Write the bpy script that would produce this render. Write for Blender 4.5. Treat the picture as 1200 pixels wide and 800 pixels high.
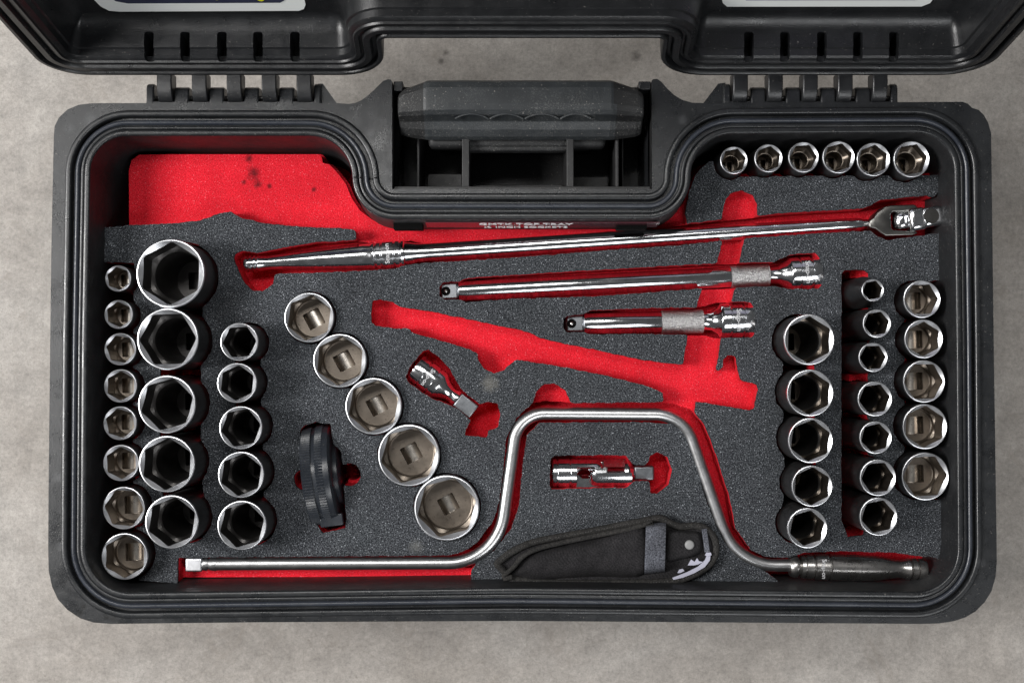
import bpy, bmesh, math, random
import numpy as np
from mathutils import Vector, Matrix
from mathutils.geometry import delaunay_2d_cdt
random.seed(7); R = math.radians
for o in list(bpy.data.objects): bpy.data.objects.remove(o)
S = bpy.context.scene
C = S.collection

# ---------------------------------------------------------------- camera, light, exposure
RIM = 0.165                      # height of the case rim above the floor (m)
FOAM = RIM - 0.026               # top of the foam
FPX = 1400.0                     # focal length in photo pixels (1200 wide)
CAMZ = RIM + 0.84
TILT = math.atan(33/FPX)
cd = bpy.data.cameras.new('camera'); cam = bpy.data.objects.new('camera', cd); C.objects.link(cam)
cam.location = (0, 0, CAMZ); cam.rotation_euler = (TILT, 0, 0)
cd.sensor_width = 36; cd.lens = 36*FPX/1200; cd.clip_start = .01; cd.clip_end = 50
S.camera = cam
w = bpy.data.worlds.new('World'); S.world = w; w.use_nodes = True
w.node_tree.nodes['Background'].inputs[0].default_value = (.96, .98, 1, 1)
w.node_tree.nodes['Background'].inputs[1].default_value = .085
def area(name, loc, target, sx, sy, power, col):
    l = bpy.data.lights.new(name, 'AREA'); l.shape = 'RECTANGLE'; l.size = sx; l.size_y = sy
    l.energy = power; l.color = col
    o = bpy.data.objects.new(name, l); C.objects.link(o); o.location = loc
    o.rotation_euler = (Vector(target)-Vector(loc)).to_track_quat('-Z', 'Y').to_euler()
area('key_light', (-1.75, .05, 1.75), (-.05, 0, .1), .6, .8, 70, (1, .985, .97))
area('ceiling_light', (-.25, .85, 2.5), (0, 0, .1), 1.5, .4, 30, (1, .99, .97))
area('fill_light', (.7, -1.5, 2.1), (0, 0, .1), 1.5, .8, 24, (.97, .985, 1))
S.view_settings.view_transform = 'Standard'; S.view_settings.look = 'None'
S.view_settings.exposure = 0; S.view_settings.gamma = 1
S.render.engine = 'CYCLES'
S.cycles.max_bounces = 8; S.cycles.glossy_bounces = 5

_RT = Matrix.Rotation(TILT, 3, 'X')
def P(px, py, z):                # photo pixel -> the point of the place at height z
    d = _RT @ Vector(((px-600)/FPX, (400-py)/FPX, -1))
    t = (z-CAMZ)/d.z
    return Vector((d.x*t, d.y*t, z))
def lift(pts, z0, z1):           # a pixel outline seen at height z1, restated for height z0
    k = (CAMZ-z1)/(CAMZ-z0)
    return [(600+(x-600)*k, 433+(y-433)*k) for x, y in pts]
MM = .001

# ---------------------------------------------------------------- materials
class M:
    def __init__(s, name):
        s.m = bpy.data.materials.new(name); s.m.use_nodes = True
        s.t = s.m.node_tree; s.b = s.t.nodes['Principled BSDF']
        s.co = s.t.nodes.new('ShaderNodeTexCoord')
    def set(s, **k):
        for n, v in k.items():
            n = n.replace('_', ' ')
            s.b.inputs[n].default_value = v
        return s
    def noise(s, scale, detail=3, rough=.5, stretch=None, dist=0):
        n = s.t.nodes.new('ShaderNodeTexNoise'); n.inputs['Scale'].default_value = scale
        n.inputs['Detail'].default_value = detail; n.inputs['Roughness'].default_value = rough
        n.inputs['Distortion'].default_value = dist
        if stretch:
            mp = s.t.nodes.new('ShaderNodeMapping'); mp.inputs['Scale'].default_value = stretch
            s.t.links.new(s.co.outputs['Object'], mp.inputs[0]); s.t.links.new(mp.outputs[0], n.inputs[0])
        else: s.t.links.new(s.co.outputs['Object'], n.inputs[0])
        return n.outputs['Fac']
    def vor(s, scale, out='Distance'):
        n = s.t.nodes.new('ShaderNodeTexVoronoi'); n.inputs['Scale'].default_value = scale
        s.t.links.new(s.co.outputs['Object'], n.inputs[0]); return n.outputs[out]
    def ramp(s, src, *stops):
        n = s.t.nodes.new('ShaderNodeValToRGB'); e = n.color_ramp.elements
        while len(e) < len(stops): e.new(.5)
        for i, (p, c) in enumerate(stops):
            e[i].position = p; e[i].color = (c if isinstance(c, tuple) else (c, c, c)) + (1,) if not (isinstance(c, tuple) and len(c) == 4) else c
        s.t.links.new(src, n.inputs[0]); return n.outputs[0]
    def mix(s, f, a, b, mode='MIX'):
        n = s.t.nodes.new('ShaderNodeMix'); n.data_type = 'RGBA'; n.blend_type = mode
        for i, v in ((0, f), (6, a), (7, b)):
            if isinstance(v, (int, float)) : n.inputs[i].default_value = v if i == 0 else (v, v, v, 1)
            elif isinstance(v, tuple): n.inputs[i].default_value = v + (1,)
            else: s.t.links.new(v, n.inputs[i])
        return n.outputs[2]
    def link(s, src, name): s.t.links.new(src, s.b.inputs[name]); return s
    def bump(s, src, strength, dist, prev=None):
        n = s.t.nodes.new('ShaderNodeBump'); n.inputs['Strength'].default_value = strength
        n.inputs['Distance'].default_value = dist; s.t.links.new(src, n.inputs['Height'])
        if prev: s.t.links.new(prev, n.inputs['Normal'])
        s.t.links.new(n.outputs[0], s.b.inputs['Normal']); return n.outputs[0]

def mk_foam(name, dark, mid, light, spec):
    m = M(name).set(Roughness=.95)
    m.b.inputs['Specular IOR Level'].default_value = .15
    g = m.noise(1080, 3, .65)
    c = m.ramp(g, (.38, dark), (.5, mid), (.62, light))
    sp = m.ramp(m.noise(1250, 1, .5), (.68, 0.), (.73, 1.))
    c = m.mix(sp, c, spec)
    big = m.ramp(m.noise(14, 6, .75), (.3, .74), (.55, 1.), (.75, 1.18))
    c = m.mix(1, c, big, 'MULTIPLY')
    c = m.mix(m.ramp(m.noise(110, 4, .8), (.62, 0.), (.80, .55)), c, tuple(x*.35 for x in mid))
    c = m.mix(m.ramp(m.noise(75, 5, .8, stretch=(1, 1.6, 1)), (.66, 0.), (.80, .30)), c, tuple(min(.9, x*2+.03) for x in mid))
    m.link(c, 'Base Color')
    b = m.bump(m.noise(900, 2, .6), .9, .0006)
    return m
gray_foam = mk_foam('gray_foam', (.008, .009, .011), (.030, .033, .037), (.084, .090, .099), (.36, .38, .41))
t = gray_foam                              # a few stains of dust on the grey foam
red_foam = mk_foam('red_foam', (.42, .006, .012), (.60, .012, .024), (.70, .022, .038), (.82, .14, .17))
def stain(m, x, y, r, col, ns=160, dark=.9):
    s = m.t.nodes.new('ShaderNodeVectorMath'); s.operation = 'DISTANCE'
    m.t.links.new(m.co.outputs['Object'], s.inputs[0]); s.inputs[1].default_value = (x, y, 0)
    # distance in plan: drop z
    sep = m.t.nodes.new('ShaderNodeSeparateXYZ'); m.t.links.new(m.co.outputs['Object'], sep.inputs[0])
    cmb = m.t.nodes.new('ShaderNodeCombineXYZ'); m.t.links.new(sep.outputs[0], cmb.inputs[0]); m.t.links.new(sep.outputs[1], cmb.inputs[1])
    m.t.links.new(cmb.outputs[0], s.inputs[0])
    n = m.noise(ns, 3, .7)
    a = m.t.nodes.new('ShaderNodeMath'); a.operation = 'MULTIPLY_ADD'; m.t.links.new(n, a.inputs[0]); a.inputs[1].default_value = r*1.5
    m.t.links.new(s.outputs['Value'], a.inputs[2])
    f = m.ramp(a.outputs[0], (0, 1.), (1, 0.))
    # scale distances to 0..1
    d = m.t.nodes.new('ShaderNodeMapRange'); m.t.links.new(a.outputs[0], d.inputs[0])
    d.inputs[1].default_value = r*1.0; d.inputs[2].default_value = r*1.9; d.inputs[3].default_value = dark; d.inputs[4].default_value = 0
    old = m.b.inputs['Base Color'].links[0].from_socket
    m.link(m.mix(d.outputs[0], old, col), 'Base Color')
for (x, y, r) in ((297, 202, 8), (292, 186, 4.5), (302, 216, 5), (286, 214, 3), (316, 218, 3), (368, 222, 3)):
    p = P(x, y, FOAM-.014); stain(red_foam, p.x, p.y, r*.0007, (.05, .006, .008), 300, .8)
for (x, y, r, c) in ((574, 449, 10, (.2, .19, .165)), (604, 461, 3, (.01, .01, .01)), (488, 640, 8, (.17, .17, .16))):
    p = P(x, y, FOAM); stain(gray_foam, p.x, p.y, r*.0007, c, 420, dark=.35)

def mk_plastic(name, base, rough, dust=.5, grain=.5, scale=900):
    m = M(name)
    m.b.inputs['Specular IOR Level'].default_value = .55 if 'lid' in name else .46
    d = m.noise(45, 6, .75); fine = m.noise(1300, 2, .6)
    c = m.ramp(d, (.42, tuple(base)), (.72, tuple(x*1.45+.003 for x in base)))
    sc = m.ramp(m.noise(260, 4, .85, stretch=(1, .07, 1)), (.66, 0.), (.74, dust))
    c = m.mix(sc, c, tuple(x*3+.045 for x in base))
    sp = m.ramp(m.noise(700, 1), (.72, 0.), (.76, dust))
    c = m.mix(sp, c, (.16, .15, .14))
    m.link(c, 'Base Color')
    m.link(m.ramp(m.noise(60, 5, .7), (.3, rough-.1), (.75, rough+.14)), 'Roughness')
    m.bump(fine, grain, .00018)
    return m
case_mat = mk_plastic('case_plastic', (.0100, .0108, .0120), .30)
lid_mat = mk_plastic('lid_plastic', (.0065, .007, .008), .34, .5, .9)
def dusty(m, thr, amt, col=(.13, .13, .125)):
    old = m.b.inputs['Base Color'].links[0].from_socket
    a = m.ramp(m.noise(1100, 4, .8), (thr, 0.), (thr+.06, 1.)); b = m.ramp(m.noise(38, 4, .7), (.42, 0.), (.62, amt))
    mm = m.t.nodes.new('ShaderNodeMath'); mm.operation = 'MULTIPLY'; m.t.links.new(a, mm.inputs[0]); m.t.links.new(b, mm.inputs[1])
    m.link(m.mix(mm.outputs[0], old, col), 'Base Color')
grip_mat = mk_plastic('grip_plastic', (.017, .0195, .0215), .46, 1., 1.)
worn_mat = mk_plastic('worn_rubber', (.008, .0083, .0088), .6, 1., 1.)
well_mat = mk_plastic('well_plastic', (.010, .010, .0105), .5, .8)
wall_mat = mk_plastic('wall_plastic', (.011, .0115, .0125), .52)
gasket_mat = mk_plastic('gasket_rubber', (.020, .023, .030), .3, .25)
tool_black = mk_plastic('black_tool_plastic', (.014, .0165, .021), .3, .4, .2)

dusty(grip_mat, .54, .8); dusty(worn_mat, .56, .8); dusty(case_mat, .60, .6, (.09, .09, .09)); dusty(lid_mat, .60, .5, (.07, .07, .07)); dusty(well_mat, .56, .6, (.08, .08, .075))
def mk_metal(name, base, rough, var=.08, spots=0., bumps=.12):
    m = M(name).set(Metallic=1.)
    c = m.ramp(m.noise(70, 5, .7), (.35, tuple(x*.82 for x in base)), (.65, tuple(base)))
    if spots:
        sp = m.ramp(m.noise(520, 3, .7), (.60, 0.), (.68, spots))
        c = m.mix(sp, c, tuple(x*.35 for x in base))
    m.link(c, 'Base Color')
    m.link(m.ramp(m.noise(150, 5, .75), (.3, rough), (.7, rough+var)), 'Roughness')
    m.bump(m.noise(420, 3, .6), bumps, .0002)
    return m
chrome = mk_metal('chrome', (.74, .75, .77), .10, .09, 0, .03)
satin = mk_metal('satin_steel', (.56, .56, .565), .30, .08, .15, .06)
tip_steel = mk_metal('drive_steel', (.22, .23, .245), .32, .12, .3)
dull = mk_metal('dull_steel', (.46, .445, .43), .24, .1, .2, .06)
fork_steel = mk_metal('fork_steel', (.20, .195, .185), .26, .08, .2, .05)
end_steel = mk_metal('end_steel', (.07, .068, .065), .4, .1, .4, .1)
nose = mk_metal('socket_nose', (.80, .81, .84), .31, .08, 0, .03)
recess_steel = mk_metal('recess_steel', (.62, .575, .52), .24, .1, .3, .08)
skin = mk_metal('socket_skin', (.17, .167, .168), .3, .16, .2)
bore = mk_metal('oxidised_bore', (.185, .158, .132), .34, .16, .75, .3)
boredark = mk_metal('shaded_bore', (.12, .115, .112), .42, .14, .4, .3)  # bore steel darkened, shade of the deep bores put into the colour
black = M('shade_black').set(Base_Color=(.003, .003, .003, 1), Roughness=.8); black.b.inputs['Specular IOR Level'].default_value = .05  # flat black for the shade inside slots and holes
white = M('white_print').set(Base_Color=(.82, .83, .85, 1), Roughness=.5)
label_white = M('label_white').set(Base_Color=(.90, .93, .91, 1), Roughness=.35)
label_navy = M('label_navy').set(Base_Color=(.035, .04, .075, 1), Roughness=.25)
label_yellow = M('label_yellow').set(Base_Color=(.75, .72, .02, 1), Roughness=.4)
label_lilac = M('label_lilac').set(Base_Color=(.42, .40, .52, 1), Roughness=.4)
engrave = M('engraving').set(Base_Color=(.42, .42, .43, 1), Roughness=.6)
sticker_red = M('label_strip').set(Base_Color=(.10, .035, .045, 1), Roughness=.16)

kn = M('knurled_steel').set(Metallic=1.)
kn.link(kn.ramp(kn.noise(700, 2, .7), (.3, (.27, .265, .265)), (.7, (.52, .51, .51))), 'Base Color').set(Roughness=.42)
kn.bump(kn.vor(1500), .9, .0005)

def mk_fabric(name, a, b, wave=1500, rough=.9):
    m = M(name).set(Roughness=rough)
    m.b.inputs['Specular IOR Level'].default_value = .25
    f = m.noise(1100, 2, .6)
    c = m.ramp(f, (.35, a), (.66, b)); m.link(m.mix(1, c, m.ramp(m.noise(50, 4, .7), (.3, .6), (.7, 1.4)), 'MULTIPLY'), 'Base Color')
    wv = m.t.nodes.new('ShaderNodeTexWave'); wv.inputs['Scale'].default_value = wave/6.3; wv.bands_direction = 'DIAGONAL'
    m.t.links.new(m.co.outputs['Object'], wv.inputs[0])
    pb = m.bump(wv.outputs['Fac'], .4, .0004)
    m.bump(f, .6, .0005, pb)
    return m
nylon = mk_fabric('black_nylon', (.005, .005, .0055), (.019, .0175, .019))
binding = mk_fabric('binding_tape', (.008, .008, .008), (.032, .030, .028), 900)
velcro = mk_fabric('hook_tape', (.022, .024, .03), (.115, .12, .14), 500)

# concrete floor
fl = M('concrete')
c1 = fl.ramp(fl.noise(5, 8, .62, dist=.4), (.30, (.225, .203, .180)), (.5, (.300, .277, .253)), (.72, (.370, .350, .326)))
c2 = fl.ramp(fl.noise(38, 8, .72), (.32, .80), (.55, 1.), (.75, 1.1))
c = fl.mix(1, c1, c2, 'MULTIPLY')
c = fl.mix(1, c, fl.ramp(fl.noise(330, 6, .9), (.3, .62), (.5, 1.), (.7, 1.28)), 'MULTIPLY')
c = fl.mix(1, c, fl.ramp(fl.noise(90, 6, .8), (.35, .84), (.65, 1.1)), 'MULTIPLY')
cr = fl.t.nodes.new('ShaderNodeTexVoronoi'); cr.feature = 'DISTANCE_TO_EDGE'; cr.inputs['Scale'].default_value = 2.3
wn = fl.t.nodes.new('ShaderNodeTexNoise'); wn.inputs['Scale'].default_value = 9; wn.inputs['Detail'].default_value = 6; fl.t.links.new(fl.co.outputs['Object'], wn.inputs[0])
ad_ = fl.t.nodes.new('ShaderNodeVectorMath'); ad_.operation = 'MULTIPLY_ADD'; fl.t.links.new(wn.outputs['Color'], ad_.inputs[0]); ad_.inputs[1].default_value = (.3, .3, .3); fl.t.links.new(fl.co.outputs['Object'], ad_.inputs[2]); fl.t.links.new(ad_.outputs[0], cr.inputs[0])
c = fl.mix(fl.ramp(cr.outputs['Distance'], (0, .30), (.004, 0.)), c, (.16, .14, .12))
c = fl.mix(fl.ramp(fl.noise(14, 6, .8, dist=1.5), (.56, 0.), (.74, .6)), c, (.20, .175, .15))
c = fl.mix(fl.ramp(fl.noise(60, 3, .8), (.68, 0.), (.74, .5)), c, (.14, .12, .10))
fl.link(c, 'Base Color'); fl.set(Roughness=.72)
fl.bump(fl.noise(260, 7, .8), .45, .0012)
for (x, y, r, col) in ((745, 66, 7, (.07, .062, .055)), (517, 72, 4.5, (.06, .052, .045)), (522, 62, 4, (.07, .06, .05)), (150, 590, 0, 0)):
    if r: p = P(x, y, 0); stain(fl, p.x, p.y, r*.0007, col, 240, .75)

for (x, y, r) in ((92, 718, 5), (97, 711, 4), (124, 723, 4), (132, 725, 4), (1063, 737, 0), (1070, 733, 0)):
    if r: p = P(x, y, RIM); stain(case_mat, p.x, p.y, r*.0006, (.002, .002, .002), 330, .85)
for (x, y, r) in ((105, 140, 9), (80, 150, 7), (430, 175, 6), (800, 140, 6), (66, 560, 7), (70, 640, 6), (1150, 660, 6)):
    p = P(x, y, RIM); stain(case_mat, p.x, p.y, r*.0006, (.055, .057, .06), 420, .5)
# ---------------------------------------------------------------- mesh helpers
def obj(name, verts, faces, m, parent=None, smooth=None, mats=None, fm=None, bev=None):
    me = bpy.data.meshes.new(name); me.from_pydata([tuple(v) for v in verts], [], faces); me.update()
    if smooth is not None:
        me.polygons.foreach_set('use_smooth', [True]*len(me.polygons)); me.set_sharp_from_angle(angle=R(smooth))
    for mm in (mats or [m]): me.materials.append(mm.m if isinstance(mm, M) else mm)
    if fm: me.polygons.foreach_set('material_index', fm)
    o = bpy.data.objects.new(name, me); C.objects.link(o)
    if parent: o.parent = parent
    if bev:
        b = o.modifiers.new('b', 'BEVEL'); b.width = bev; b.segments = 3; b.limit_method = 'ANGLE'; b.angle_limit = R(35)
    return o
def thing(name, label, cat, loc=(0, 0, 0), group=None):
    o = bpy.data.objects.new(name, None); C.objects.link(o); o.location = loc; o.empty_display_size = .01
    o['label'] = label; o['category'] = cat
    if group: o['group'] = group
    bpy.context.view_layer.update()
    return o
def put(o, parent):              # parent while keeping the place of geometry given in world coordinates
    o.parent = parent; o.matrix_parent_inverse = Matrix.Translation(-parent.location)
    return o
def rounded(poly, off=0., n=8, rmin=.0004):
    """poly: [(x,y,r)] counter-clockwise; off > 0 goes outwards. Always len(poly)*(n+1) points."""
    k = len(poly); out = []; lines = []
    for i in range(k):
        a = Vector(poly[i][:2]); b = Vector(poly[(i+1) % k][:2]); d = (b-a).normalized()
        nrm = Vector((d.y, -d.x)); lines.append((a+nrm*off, d))
    cs = []
    for i in range(k):
        (p, d), (q, e) = lines[i-1], lines[i]
        den = d.x*e.y-d.y*e.x
        if abs(den) < 1e-6: cs.append((q.copy(), d, e, 0)); continue
        s = ((q.x-p.x)*e.y-(q.y-p.y)*e.x)/den
        cs.append((p+d*s, d, e, den))
    for i in range(k):
        c, d, e, den = cs[i]; r = poly[i][2]
        r = max(r+off if den > 0 else r-off, rmin)
        ang = math.acos(max(-1, min(1, d.dot(e))))
        tl = r*math.tan(ang/2)
        lim = .499*min((cs[i-1][0]-c).length, (cs[(i+1) % k][0]-c).length)
        if tl > lim*1.98: tl = lim*1.98; r = tl/max(math.tan(ang/2), 1e-6)
        if ang < 1e-4:
            for j in range(n+1): out.append(c + d*(j-n/2)*1e-5)
            continue
        s = 1 if den > 0 else -1
        cen = c-d*tl+Vector((-d.y, d.x))*r*s
        a0 = math.atan2(-(-d.x)*-s if 0 else (c-d*tl-cen).y, (c-d*tl-cen).x)
        for j in range(n+1):
            a = a0+s*ang*j/n; out.append(cen+Vector((math.cos(a), math.sin(a)))*r)
    return out
def resample(pts, step):         # densify long spans so that rows match
    return pts
def loft(name, rows, m, parent, closed=True, cyc=True, smooth=35, cap0=False, cap1=False):
    n = len(rows[0]); V = [p for r in rows for p in r]; F = []
    for i in range(len(rows)-1):
        for j in range(n if cyc else n-1):
            k = (j+1) % n
            F.append((i*n+j, i*n+k, (i+1)*n+k, (i+1)*n+j))
    if cap0: F.append(tuple(range(n))[::-1])
    if cap1: F.append(tuple(range((len(rows)-1)*n, len(rows)*n)))
    return obj(name, V, F, m, parent, smooth)
def frame(axis, up=Vector((0, 0, 1))):
    a = axis.normalized(); x = a.cross(up)
    if x.length < 1e-4: x = Vector((1, 0, 0))
    x.normalize(); return a, x, x.cross(a).normalized()
def lathe(name, p0, p1, prof, m, parent=None, n=40, smooth=40, arc=None, fm=None, mats=None):
    """prof: [(t, r)] with t in metres from p0 towards p1"""
    a, x, y = frame(p1-p0); V = []; F = []
    arc_ = arc or (0, 2*math.pi); cyc = arc is None; nn = n if cyc else n+1
    for t, r in prof:
        for j in range(nn):
            an = arc_[0]+(arc_[1]-arc_[0])*j/n
            V.append(p0+a*t+(x*math.cos(an)+y*math.sin(an))*r)
    idx = []
    for i in range(len(prof)-1):
        for j in range(nn if cyc else nn-1):
            k = (j+1) % nn; F.append((i*nn+j, i*nn+k, (i+1)*nn+k, (i+1)*nn+j)); idx.append(fm[i] if fm else 0)
    if not cyc:                    # close the two flat sides
        F.append(tuple(i*nn for i in range(len(prof)))); F.append(tuple(i*nn+nn-1 for i in range(len(prof)))); idx += [0, 0]
    return obj(name, V, F, m, parent, smooth, mats, idx if fm else None)
def cbox(name, cen, ax, sx, sy, sz, m, parent, bev=.0006):
    """box centred at cen, x axis along ax (in plan)"""
    a = Vector(ax).normalized(); b = Vector((-a.y, a.x, 0)) if abs(a.z) < .99 else Vector((0, 1, 0)); c = a.cross(b)
    V = [cen+a*sx*i/2+b*sy*j/2+c*sz*k/2 for i in (-1, 1) for j in (-1, 1) for k in (-1, 1)]
    F = [(0, 1, 3, 2), (4, 6, 7, 5), (0, 4, 5, 1), (2, 3, 7, 6), (0, 2, 6, 4), (1, 5, 7, 3)]
    return obj(name, V, F, m, parent, 30, bev=bev)
def cdt(loops):
    V = []; E = []
    for L in loops:
        b = len(V); n = len(L); V += [Vector(p[:2]) for p in L]; E += [(b+i, b+(i+1) % n) for i in range(n)]
    v, e, f, *_ = delaunay_2d_cdt(V, E, [], 1, 1e-7)
    vv = np.array([(p.x, p.y) for p in v]); ff = np.array([tuple(t)[:3] for t in f]); cc = vv[ff].mean(1)
    par = np.zeros(len(cc), bool)
    for L in loops:               # keep the triangles that an odd number of loops enclose
        p = np.array([q[:2] for q in L]); q = np.roll(p, 1, 0)
        for (ax, ay), (bx, by) in zip(q, p):
            if ay != by: par ^= ((ay > cc[:, 1]) != (by > cc[:, 1])) & (cc[:, 0] < (bx-ax)*(cc[:, 1]-ay)/(by-ay)+ax)
    return v, [t for t, k in zip(f, par) if k]
def inside(pt, loop):
    c = False; x, y = pt; n = len(loop); j = n-1
    for i in range(n):
        xi, yi = loop[i][:2]; xj, yj = loop[j][:2]
        if (yi > y) != (yj > y) and x < (xj-xi)*(y-yi)/(yj-yi)+xi: c = not c
        j = i
    return c
def slab(name, loops, z1, z0, m, parent, smooth=None, bottom=False):
    v, f = cdt(loops); V = [(p.x, p.y, z1) for p in v]; F = [tuple(t) for t in f]
    # keep the upward side
    G = []
    for t in F:
        a, b, c = (Vector(V[i][:2]) for i in t[:3])
        G.append(t if (b-a).cross(c-a) > 0 else t[::-1])
    F = G
    if bottom:
        b = len(V); V += [(p.x, p.y, z0) for p in v]; F += [tuple(i+b for i in t[::-1]) for t in G]
    for L in loops:
        b = len(V); n = len(L)
        V += [(p[0], p[1], z1) for p in L]+[(p[0], p[1], z0) for p in L]
        F += [(b+i, b+(i+1) % n, b+n+(i+1) % n, b+n+i) for i in range(n)]
    return obj(name, V, F, m, parent, smooth)
def text(name, body, size, mat, parent, M4, ext=.00012, align='CENTER'):
    cu = bpy.data.curves.new(name, 'FONT'); cu.body = body; cu.size = size; cu.extrude = ext
    cu.offset = size*.012; cu.align_x = align; cu.align_y = 'CENTER'
    t = bpy.data.objects.new(name, cu); C.objects.link(t)
    bpy.context.view_layer.update()
    me = bpy.data.meshes.new_from_object(t.evaluated_get(bpy.context.evaluated_depsgraph_get()))
    bpy.data.objects.remove(t); me.materials.clear(); me.materials.append(mat.m)
    me.transform(M4)
    o = bpy.data.objects.new(name, me); C.objects.link(o)
    if parent: o.parent = parent
    return o
def basis(o, x, y):              # matrix with given origin, x and y directions
    x = x.normalized(); y = (y-x*y.dot(x)).normalized(); z = x.cross(y)
    return Matrix(((x.x, y.x, z.x, o.x), (x.y, y.y, z.y, o.y), (x.z, y.z, z.z, o.z), (0, 0, 0, 1)))

# ---------------------------------------------------------------- the floor
V = [(-3, -3, 0), (3, -3, 0), (3, 3, 0), (-3, 3, 0)]
f = obj('floor', V, [(0, 1, 2, 3)], fl); f['kind'] = 'structure'

# ---------------------------------------------------------------- the case
case = thing('tool_case', 'large open black plastic tool case with its lid hinged back, on a concrete floor', 'tool case')
def ringpx(pts, z, k=.0006):     # [(px,py,rpx)] clockwise in the picture -> CCW list in metres
    out = []
    for x, y, r in pts:
        p = P(x, y, z); out.append((p.x, p.y, r*k))
    return out[::-1]
lip = ringpx([(108, 160, 42), (413, 160, 50), (413, 257.5, 50), (809, 257.5, 50), (809, 158, 50), (1116, 156, 44), (1119, 400, 2000),
              (1121, 693, 50), (600, 687.5, 2000), (102, 694, 52), (104, 400, 2000)], RIM)
prof = [(-5.0, -106), (-4.6, -80), (-1.2, -26), (-.3, -5), (0, 1.6), (.4, 2.6), (1.0, 3.0), (3.4, 3.0), (3.9, 2.7), (4.1, 1.4), (4.35, .6), (4.6, 1.2), (5.2, 1.7), (6.6, 1.7), (7.0, 1.3), (7.25, -.6), (8.0, -.8)]
gask = [(7.9, -.9), (8.2, .3), (8.9, 1.1), (9.8, 1.4), (10.7, 1.1), (11.4, .2), (11.6, -1.5)]
out_ = [(11.5, -1.2), (11.8, -5), (13.9, -5), (14.2, -.6), (14.7, 0.3), (15.4, .6), (17.6, .6), (18.2, .3), (18.5, -.6), (18.9, -1.5)]
def sweep(name, poly, prof, m, parent, fn=lambda p, o, h: (p.x, p.y, RIM+h*MM), n=12, smooth=50):
    rows = [[Vector(fn(p, o, h)) for p in rounded(poly, o*MM, n)] for o, h in prof]
    return loft(name, rows, m, parent, smooth=smooth)
sweep('inner_wall', lip, prof[:5], wall_mat, case)
sweep('inner_lip', lip, prof[4:], case_mat, case)
sweep('gasket', lip, gask, gasket_mat, case)
sweep('outer_lip', lip, out_, case_mat, case)
ZF = RIM-.0015
A_px = [(63, 160), (64, 148), (69, 138), (79, 128.5), (92, 123), (106, 121.3), (120, 121), (392, 121), (409, 122), (416, 121), (424, 117.5), (431, 112), (438, 106), (449, 95), (455, 93), (458, 93.5), (459.5, 96),
        (459.5, 221.5), (764, 221.5), (763.5, 95.5), (765, 93), (770, 92.5), (775, 96), (782, 104), (790, 111.5), (799, 117), (811, 120.5), (826, 121), (1128, 119.5), (1134, 121.5), (1139, 126.5), (1147, 129), (1153, 135), (1158, 144), (1161.5, 156),
        (1164.5, 400), (1168, 640), (1168, 660), (1166.5, 676), (1162, 692), (1154, 705), (1143, 716), (1131, 723), (1117, 727.5), (1100, 730), (1080, 730.5), (600, 727), (300, 728.6), (130, 730.5), (110, 729), (94, 724), (79, 714),
        (68, 702), (61, 687), (57, 668), (56.5, 640), (57, 560), (60, 300)]
A = [P(x, y, ZF) for x, y in A_px]
hole = rounded(lip, .0187, 12)
slab('flange', [[(p.x, p.y) for p in A][::-1], [(p.x, p.y) for p in hole]], ZF, ZF-.012, case_mat, case)
# thin moulded line on the flange
Apoly = [(p.x, p.y, .0) for p in A][::-1]
def offs(d): return [(q.x, q.y) for q in rounded([(a, b, 0) for a, b, _ in Apoly], d, 0, 0)]
body = [(p.x*.985, p.y*.985+.0) for p in A][::-1]
rows = [[(x, y, ZF-.0105) for x, y in body], [(x*.99, y*.99, .03) for x, y in body], [(x*.975, y*.975, .004) for x, y in body], [(x*.97, y*.97, .0) for x, y in body]]
loft('outer_wall', [[Vector(p) for p in r] for r in rows], case_mat, case, smooth=40)
# bottom inside
inn = rounded(lip, -.0062, 12); obj('inner_floor', [(p.x, p.y, RIM-.1055) for p in inn], [tuple(range(len(inn)))], case_mat, case)

# handle recess
WZ = RIM-.078
def wpt(x, y, z, zr=ZF): p = P(x, y, zr); return Vector((p.x, p.y, z))
V = []; F = []
q = [(460, 96), (460, 221.5), (763.5, 221.5), (763.5, 96)]
for zz in (ZF-.0005, WZ): V += [wpt(x, y, zz) for x, y in q]
F = [(0, 1, 5, 4), (1, 2, 6, 5), (2, 3, 7, 6), (4, 5, 6, 7)]
obj('recess_wall', V, F, well_mat, case)
def plate(name, x0, x1, y0, y1, z1, z0, m, par, bev=.0005):
    a, b = wpt(x0, y0, 0), wpt(x1, y1, 0); cen = Vector(((a.x+b.x)/2, (a.y+b.y)/2, (z0+z1)/2))
    return cbox(name, cen, (1, 0, 0), abs(b.x-a.x), abs(b.y-a.y), z1-z0, m, par, bev)
for x0, x1, zt in ((486, 489, 22), (541, 549.5, 9), (664.5, 673, 9), (723, 727, 14), (733, 735, 30)):
    plate('recess_rib', x0, x1, 120, 221, RIM-zt*MM, WZ, well_mat, case)
plate('recess_ledge', 461, 763, 217.3, 221.3, RIM-.0055, RIM-.0125, well_mat, case)
plate('recess_sill', 461, 471.5, 94.5, 106, RIM-.004, RIM-.02, case_mat, case)
plate('recess_sill', 749, 763, 94.5, 104, RIM-.004, RIM-.02, case_mat, case)
plate('recess_back', 461, 763, 95, 99, RIM-.02, WZ, well_mat, case)
plate('recess_step', 552, 662, 204, 217, RIM-.05, WZ, well_mat, case)
plate('recess_step', 495, 538, 190, 217, RIM-.052, WZ, well_mat, case)
plate('recess_step', 676, 720, 192, 217, RIM-.058, WZ, well_mat, case)

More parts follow.
